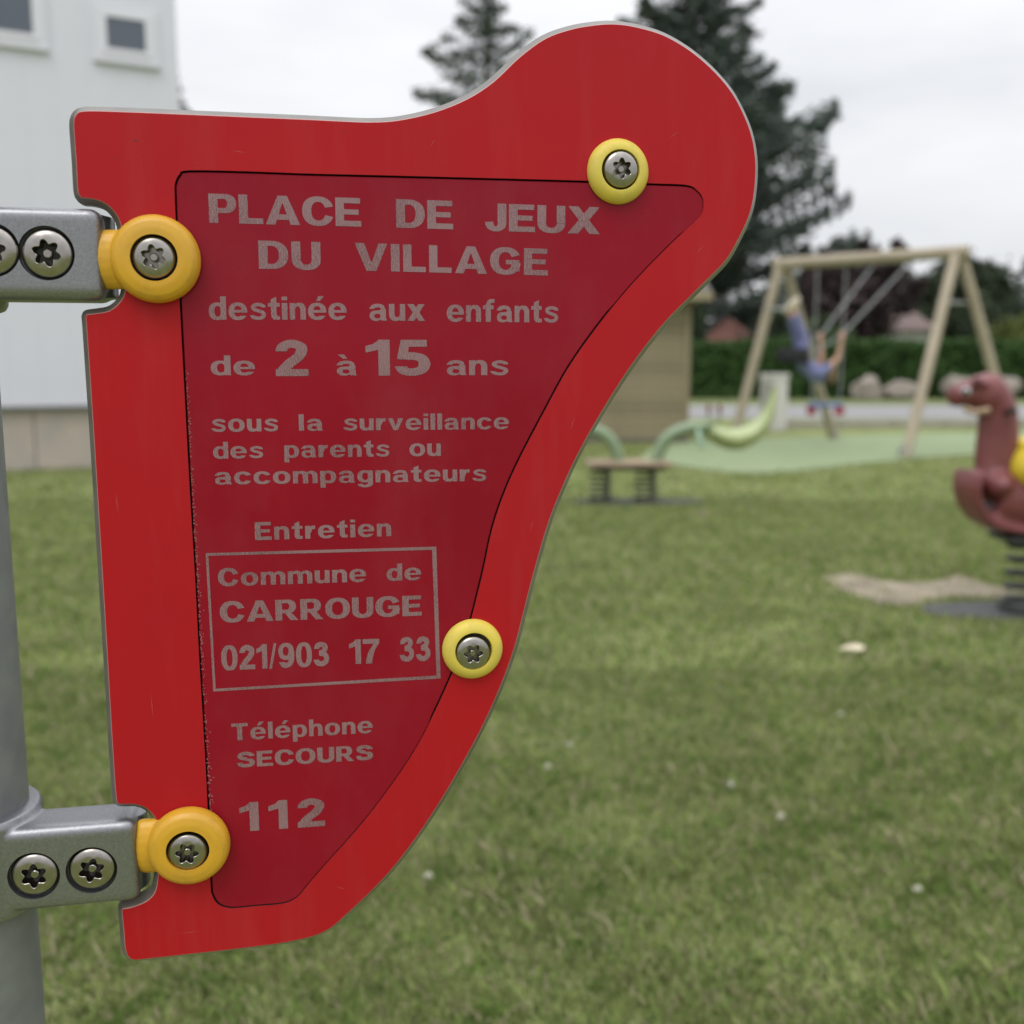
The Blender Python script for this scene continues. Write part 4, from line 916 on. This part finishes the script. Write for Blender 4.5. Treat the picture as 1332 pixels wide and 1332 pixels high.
conifer('fir_tree', 'dark conifer whose tip shows above the dip in the red board', 'tree', base_at(634, 52), 20.6,
        lin([(0, 4.5), (.3, 4.6), (.6, 4.0), (.76, 3.4), (.86, 2.0), (.95, 1.0), (1, .15)]), fir, 125, 48, .18, 9, .08)
conifer('fir_tree', 'small conifer tip peeking out right of the clad building', 'tree', base_at(240, 40), 12.6, lin([(0, 3.), (.6, 1.6), (1, .15)]), fir, 70, 60, .17, 12)
conifer('fir_tree', 'dark conifer cut by the right edge beyond the hedge', 'tree', base_at(1366, 47), 8.2, lin([(0, 2.6), (.4, 2.0), (.8, 1.2), (1, .3)]), fir, 70, 80, .16, 15)
k = 43 / FPX
broadleaf('purple_tree', 'dark purple-leaved tree behind the swing beam', 'tree', base_at(1110, 43),
          [(-.4, 0, 3.2, 1.7, 1.9, 1.9), (-1.1, .3, 4.2, 1.2, 1.2, 1.3), (-.5, 0, 4.9, .9, .9, .9), (.9, 0, 4.9, 1.2, 1.2, 1.0), (1.4, -.4, 4.3, 1.0, 1.0, .9), (1.6, 0, 5.5, .35, .35, .9), (.4, 0, 5.8, .5, .5, .7), (-1.5, 0, 5.4, .5, .5, .6)], prp, 17000, .15, 3, .2)
k = 50 / FPX
broadleaf('round_tree', 'dark green dome-shaped tree between swing frame end and hedge', 'tree', base_at(1248, 62),
          [(0, 0, 3.9, 3.6, 3.0, 3.0), (-2.1, 0, 3.6, 2.1, 2.0, 2.5), (2.2, 0, 3.6, 2.2, 2.1, 2.3), (0, -.5, 6.0, 2.1, 1.8, 1.5)], dgr, 36000, .21, 5, .25)
broadleaf('shrub', 'yellow-green shrub over the hedge at the right edge', 'shrub', base_at(1330, 41), [(0, 0, 1.8, 1.6, 1.2, 1.2)], ygr, 5000, .12, 6, .05)
broadleaf('shrub', 'mid-green shrub under the purple tree behind the swing', 'shrub', base_at(1082, 40.5), [(0, 0, 2.1, 1.1, .9, 1.3), (-1.0, 0, 1.9, .9, .9, 1.2)], mgr, 5500, .12, 7, .05)
broadleaf('shrub', 'dark evergreen shrub beside the cone-shaped roof', 'shrub', base_at(1022, 44), [(0, 0, 2.1, 1.2, 1.0, 1.9), (1.3, 0, 2.2, 1.1, 1., 1.7)], dgr, 8000, .14, 8, .05)
broadleaf('shrub', 'dark evergreen shrub right of the shed roof', 'shrub', base_at(898, 43), [(0, 0, 2.2, .6, .7, 2.0)], dgr, 6000, .14, 11, .05)
broadleaf('shrub', 'low dark shrub mass right of the grey-roofed house', 'shrub', base_at(1310, 52), [(0, 0, 2.4, 2.4, 1.2, 2.2), (2.5, 0, 2.6, 2.0, 1.2, 2.4)], dgr, 9000, .15, 13, .05)

# hedge: woody core with leaves standing out of every face
hy = G(1100, 519).y; hx0, hx1 = -14.0, 30.0; hh = CZ + (480 - 447) * hy / FPX; hd = 1.3
hm = mat('hedge_leaves', (0.040, 0.085, 0.022), 0.75, island=True, var=(0.062, 0.125, 0.036), scale=1.2, spec=.25)
HED = thing('hedge', 'clipped dark green hedge along the far side of the playground', 'hedge', (hx0, hy, 0))
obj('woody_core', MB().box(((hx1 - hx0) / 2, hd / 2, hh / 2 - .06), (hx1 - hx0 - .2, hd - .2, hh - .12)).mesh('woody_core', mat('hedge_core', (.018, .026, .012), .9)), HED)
rng = np.random.default_rng(21); n = 60000; LX = hx1 - hx0
f_ = rng.uniform(size=n); P = np.empty((n, 3)); P[:, 0] = rng.uniform(0, LX, n); fr = f_ < .68
P[fr, 1] = rng.normal(0, .06, fr.sum()); P[fr, 2] = rng.uniform(0, hh, fr.sum())
P[~fr, 1] = rng.uniform(0, hd, (~fr).sum()); P[~fr, 2] = hh + rng.normal(0, .05, (~fr).sum())
P[:, 1] += .06 * np.sin(P[:, 0] * 3.1) * np.sin(P[:, 2] * 4); P[:, 2] += .04 * np.sin(P[:, 0] * 1.7)
obj('foliage', np_mesh('foliage', cards(P, .10, .6), 4, hm), HED)

# boulders in front of the hedge
def boulder(px, py, wpx, hpx, d, seed, label):
    c = base_at(px, d); c.z = 0; sx = wpx * d / FPX / 2; sz = hpx * d / FPX
    bm = bmesh.new(); bmesh.ops.create_icosphere(bm, subdivisions=4, radius=1)
    for v in bm.verts:
        nn = noise.noise(v.co * 1.3 + Vector((seed * 7.1, 0, 0))) * .28 + noise.noise(v.co * 4 + Vector((seed, 3, 0))) * .06; v.co *= 1 + nn
        v.co = Vector((v.co.x * sx, v.co.y * sx * .8, max(-.1, v.co.z * .62 * sz + sz * .40)))
    me = bpy.data.meshes.new('boulder'); bm.to_mesh(me); bm.free(); me.materials.append(stone); smooth(me, 60)
    return obj('boulder', me, None, c, label=label, cat='boulder', group='boulders in front of the hedge')
stone = mat('boulder_stone', (0.215, 0.185, 0.155), 0.9, var=(0.29, 0.255, 0.22), scale=3, bump=0.5, bscale=12, detail=6)
hb0 = hy - 1.0
boulder(1130, 505, 38, 29, hb0, 1, 'leaning pinkish boulder just right of the empty swing')
boulder(1174, 507, 45, 25, hb0, 2, 'rounded boulder half behind the right front swing leg')
boulder(1248, 503, 40, 30, hb0 + .2, 3, 'boulder mostly hidden behind the dinosaur head')
boulder(1303, 503, 46, 30, hb0 + .1, 4, 'grey boulder just right of the dinosaur neck')

# houses beyond
def house(label, base, W, D_, H, RH, wallm, roofm, rz, chimney=False, hip=False):
    t_ = thing('house', label, 'house', base, rz)
    obj('wall', MB().box((0, 0, H / 2), (W, D_, H)).mesh('wall', wallm), t_)
    o_ = .4; mb = MB(); i_ = W * .32 if hip else 0
    if hip == 2: i_ = W / 2 + o_ - .05
    mb.add([(-W / 2 - o_, -D_ / 2 - o_, H + .003), (W / 2 + o_, -D_ / 2 - o_, H + .003), (W / 2 + o_, D_ / 2 + o_, H + .003), (-W / 2 - o_, D_ / 2 + o_, H + .003), (-W / 2 - o_ + i_, 0, H + RH), (W / 2 + o_ - i_, 0, H + RH)],
           [(0, 1, 5, 4), (2, 3, 4, 5), (0, 4, 3), (1, 2, 5), (0, 3, 2, 1)])
    rf = obj('roof', mb.mesh('roof', roofm), t_)
    for x in (-W * .25, W * .22): 
        wd = obj('window', MB().box((x, -D_ / 2 - .02, H * .62), (1.1, .06, 1.1)).mesh('window', wfm), t_); obj('pane', MB().box((x, -D_ / 2 - .055, H * .62), (.9, .03, .9)).mesh('pane', glm), wd)
    if chimney: obj('chimney', MB().box((W * .1, -.3, H + RH * .8), (.7, .7, 1.2)).mesh('chimney', wallm), rf)
redr = mat('red_tiles', (0.14, 0.058, 0.045), 0.85, var=(0.18, 0.085, 0.07), scale=4); brr = mat('brown_tiles', (0.13, 0.095, 0.088), 0.85, var=(0.17, 0.125, 0.118), scale=4)
whw = mat('white_render', (0.50, 0.50, 0.48), 0.9); bew = mat('beige_render', (0.36, 0.32, 0.26), 0.9)
def pz_(py, d): return CZ + (480 - py) * d / FPX
dh = 58; b_ = base_at(945, dh); house('house with red cone-shaped roof between shed and swing', b_, 2.5, 2.5, pz_(446, dh), pz_(413, dh) - pz_(444, dh), bew, redr, 0, hip=2)
dh = 54; b_ = base_at(1152, dh); house('white house with brown-pink roof under the purple tree', b_, 3.0, 3.4, pz_(432, dh), pz_(400, dh) - pz_(432, dh), whw, brr, 0, True, hip=1)

# ================================================================== GRASS BLADES
def inside(poly, X, Y):
    ins = np.zeros(X.shape, bool); k = len(poly)
    for i in range(k):
        (ax, ay), (bx, by) = poly[i], poly[(i + 1) % k]
        if ay != by: ins ^= ((ay > Y) != (by > Y)) & (X < (bx - ax) * (Y - ay) / (by - ay) + ax)
    return ins
def blades(n, y0, y1, hgt, wid, seed, m, p=1.0, name='grass'):
    g = np.random.default_rng(seed); y = y0 + (y1 - y0) * g.uniform(size=n) ** p; x = g.uniform(-1, 1, n) * (y * .58 + .35)
    # tufted density
    f = .5 + .5 * np.sin(x * 6.1 + 2 * np.sin(y * 4.3)) * np.sin(y * 7.3 + 2 * np.sin(x * 3.7)); keep = g.uniform(size=n) < .55 + .45 * f
    jx, jy = x + g.normal(0, .045, n), y + g.normal(0, .045, n)
    keep &= ~(inside(SAND, jx, jy) & (g.uniform(size=n) > .07)) & ~inside(SAND2, jx, jy) & ~inside(RUB, jx, jy)
    for (cx, cy, rx, ry) in PADS: keep &= ~((np.abs((x - cx) / (rx * .97)) ** 2.6 + np.abs((y - cy) / (ry * .97)) ** 2.6) < 1)
    q0 = wall_front(x, y); keep &= q0; x, y = x[keep], y[keep]; n = len(x); f = f[keep]
    az = g.uniform(0, 2 * np.pi, n); h = hgt * g.uniform(.4, 1.3, n) * (.80 + .35 * f) * np.where(g.uniform(size=n) < .04, 1.8, 1); ln = h * g.uniform(.1, 1.1, n); w_ = wid * g.uniform(.6, 1.3, n)
    fa = az + np.pi / 2 + g.normal(0, .5, n); dx, dy = np.cos(az), np.sin(az); wx, wy = np.cos(fa) * w_ / 2, np.sin(fa) * w_ / 2
    V = np.empty((n, 4, 3)); z = .0
    V[:, 0] = np.stack([x - wx, y - wy, np.full(n, z)], 1); V[:, 1] = np.stack([x + wx, y + wy, np.full(n, z)], 1)
    V[:, 2] = np.stack([x + dx * ln, y + dy * ln, h], 1); V[:, 3] = np.stack([x + dx * ln * .42 - wx, y + dy * ln * .42 - wy, h * .62], 1)
    return V.reshape(-1, 3)
def wall_front(x, y): return ((x - bo_.x) * bN.x + (y - bo_.y) * bN.y) > -.10
def translucent(m, f):
    t = m.node_tree; N = t.nodes; L = t.links; b = N['Principled BSDF']; o = [n for n in N if n.type == 'OUTPUT_MATERIAL'][0]
    tr = N.new('ShaderNodeBsdfTranslucent'); mxs = N.new('ShaderNodeMixShader'); mxs.inputs[0].default_value = f
    L.new(b.inputs['Base Color'].links[0].from_socket, tr.inputs['Color']); L.new(b.outputs[0], mxs.inputs[1]); L.new(tr.outputs[0], mxs.inputs[2]); L.new(mxs.outputs[0], o.inputs['Surface'])
gm = mat('grass_blades', (0.130, 0.215, 0.044), 0.6, island=True, var=(0.315, 0.350, 0.140), scale=12, spec=0.2, detail=8, straw=((0.44, 0.39, 0.25), .17))
translucent(gm, .35)
V = np.concatenate([blades(330000, 1.05, 3.4, .021, .0031, 31, gm, .9), blades(270000, 3.2, 8.0, .026, .0065, 32, gm, .85), blades(130000, 7.8, 17.0, .030, .012, 33, gm, .9)])
go = obj('grass', np_mesh('grass', V, 4, gm), None, kind='stuff')

# white clover heads and one pale fallen leaf
clm = mat('clover_white', (0.66, 0.64, 0.56), 0.8, var=(0.55, 0.52, 0.44), scale=200); stm = mat('clover_stem', (0.10, 0.16, 0.05), 0.7)
def clover_head():
    mb = MB(); r2 = random.Random(5)
    for i in range(40):
        d = Vector((r2.gauss(0, 1), r2.gauss(0, 1), abs(r2.gauss(0, 1)) - .2)).normalized(); s = d.cross(Vector((0, 0, 1.1))).normalized() * .0016
        a = d * .003; b = d * .0085; mb.add([a - s, a + s, b + s * .7, b - s * .7], [(0, 1, 2, 3)])
    me = mb.mesh('flower_head', clm, recalc=False); return me
fh = clover_head(); fs_ = MB().tube([(0, 0, 0), (.003, 0, .02), (0, 0, .036)], .0009, 5).mesh('stem', stm)
for i, (px, py, lb) in enumerate(((741, 978, 'white clover head nearest the curved edge of the red board'), (713, 1007, 'white clover head low beside the lower right edge of the red board'), (950, 1031, 'faint white clover head in mid lawn, left of the reddish leaf gap'),
        (1093, 937, 'white clover head highest in the lawn, below the pale fallen leaf'), (558, 1154, 'white clover head just outside the narrow lower end of the board'), (1192, 1172, 'white clover head lowest at the right of the lawn'),
        (1015, 1074, 'white clover head alone in the middle of the open lawn'))):
    c = G(px, py + 8); t_ = thing('clover_flower', lb, 'flower', c, i * 1.3, 'clover flowers in the lawn')
    obj('flower_head', fh, t_, (0, 0, .037)); obj('stem', fs_, t_)
c = G(1108, 857); mb = MB().add([(-.05, 0, .035), (-.025, -.025, .045), (.02, -.03, .04), (.05, 0, .045), (.025, .028, .05), (-.02, .025, .042), (0, 0, .055)], [(0, 1, 6), (1, 2, 6), (2, 3, 6), (3, 4, 6), (4, 5, 6), (5, 0, 6)])
obj('fallen_leaf', mb.mesh('fallen_leaf', mat('pale_leaf', (0.60, 0.52, 0.38), .7), recalc=False), None, c, label='pale curled leaf lying on the lawn near the bare soil', cat='leaf')
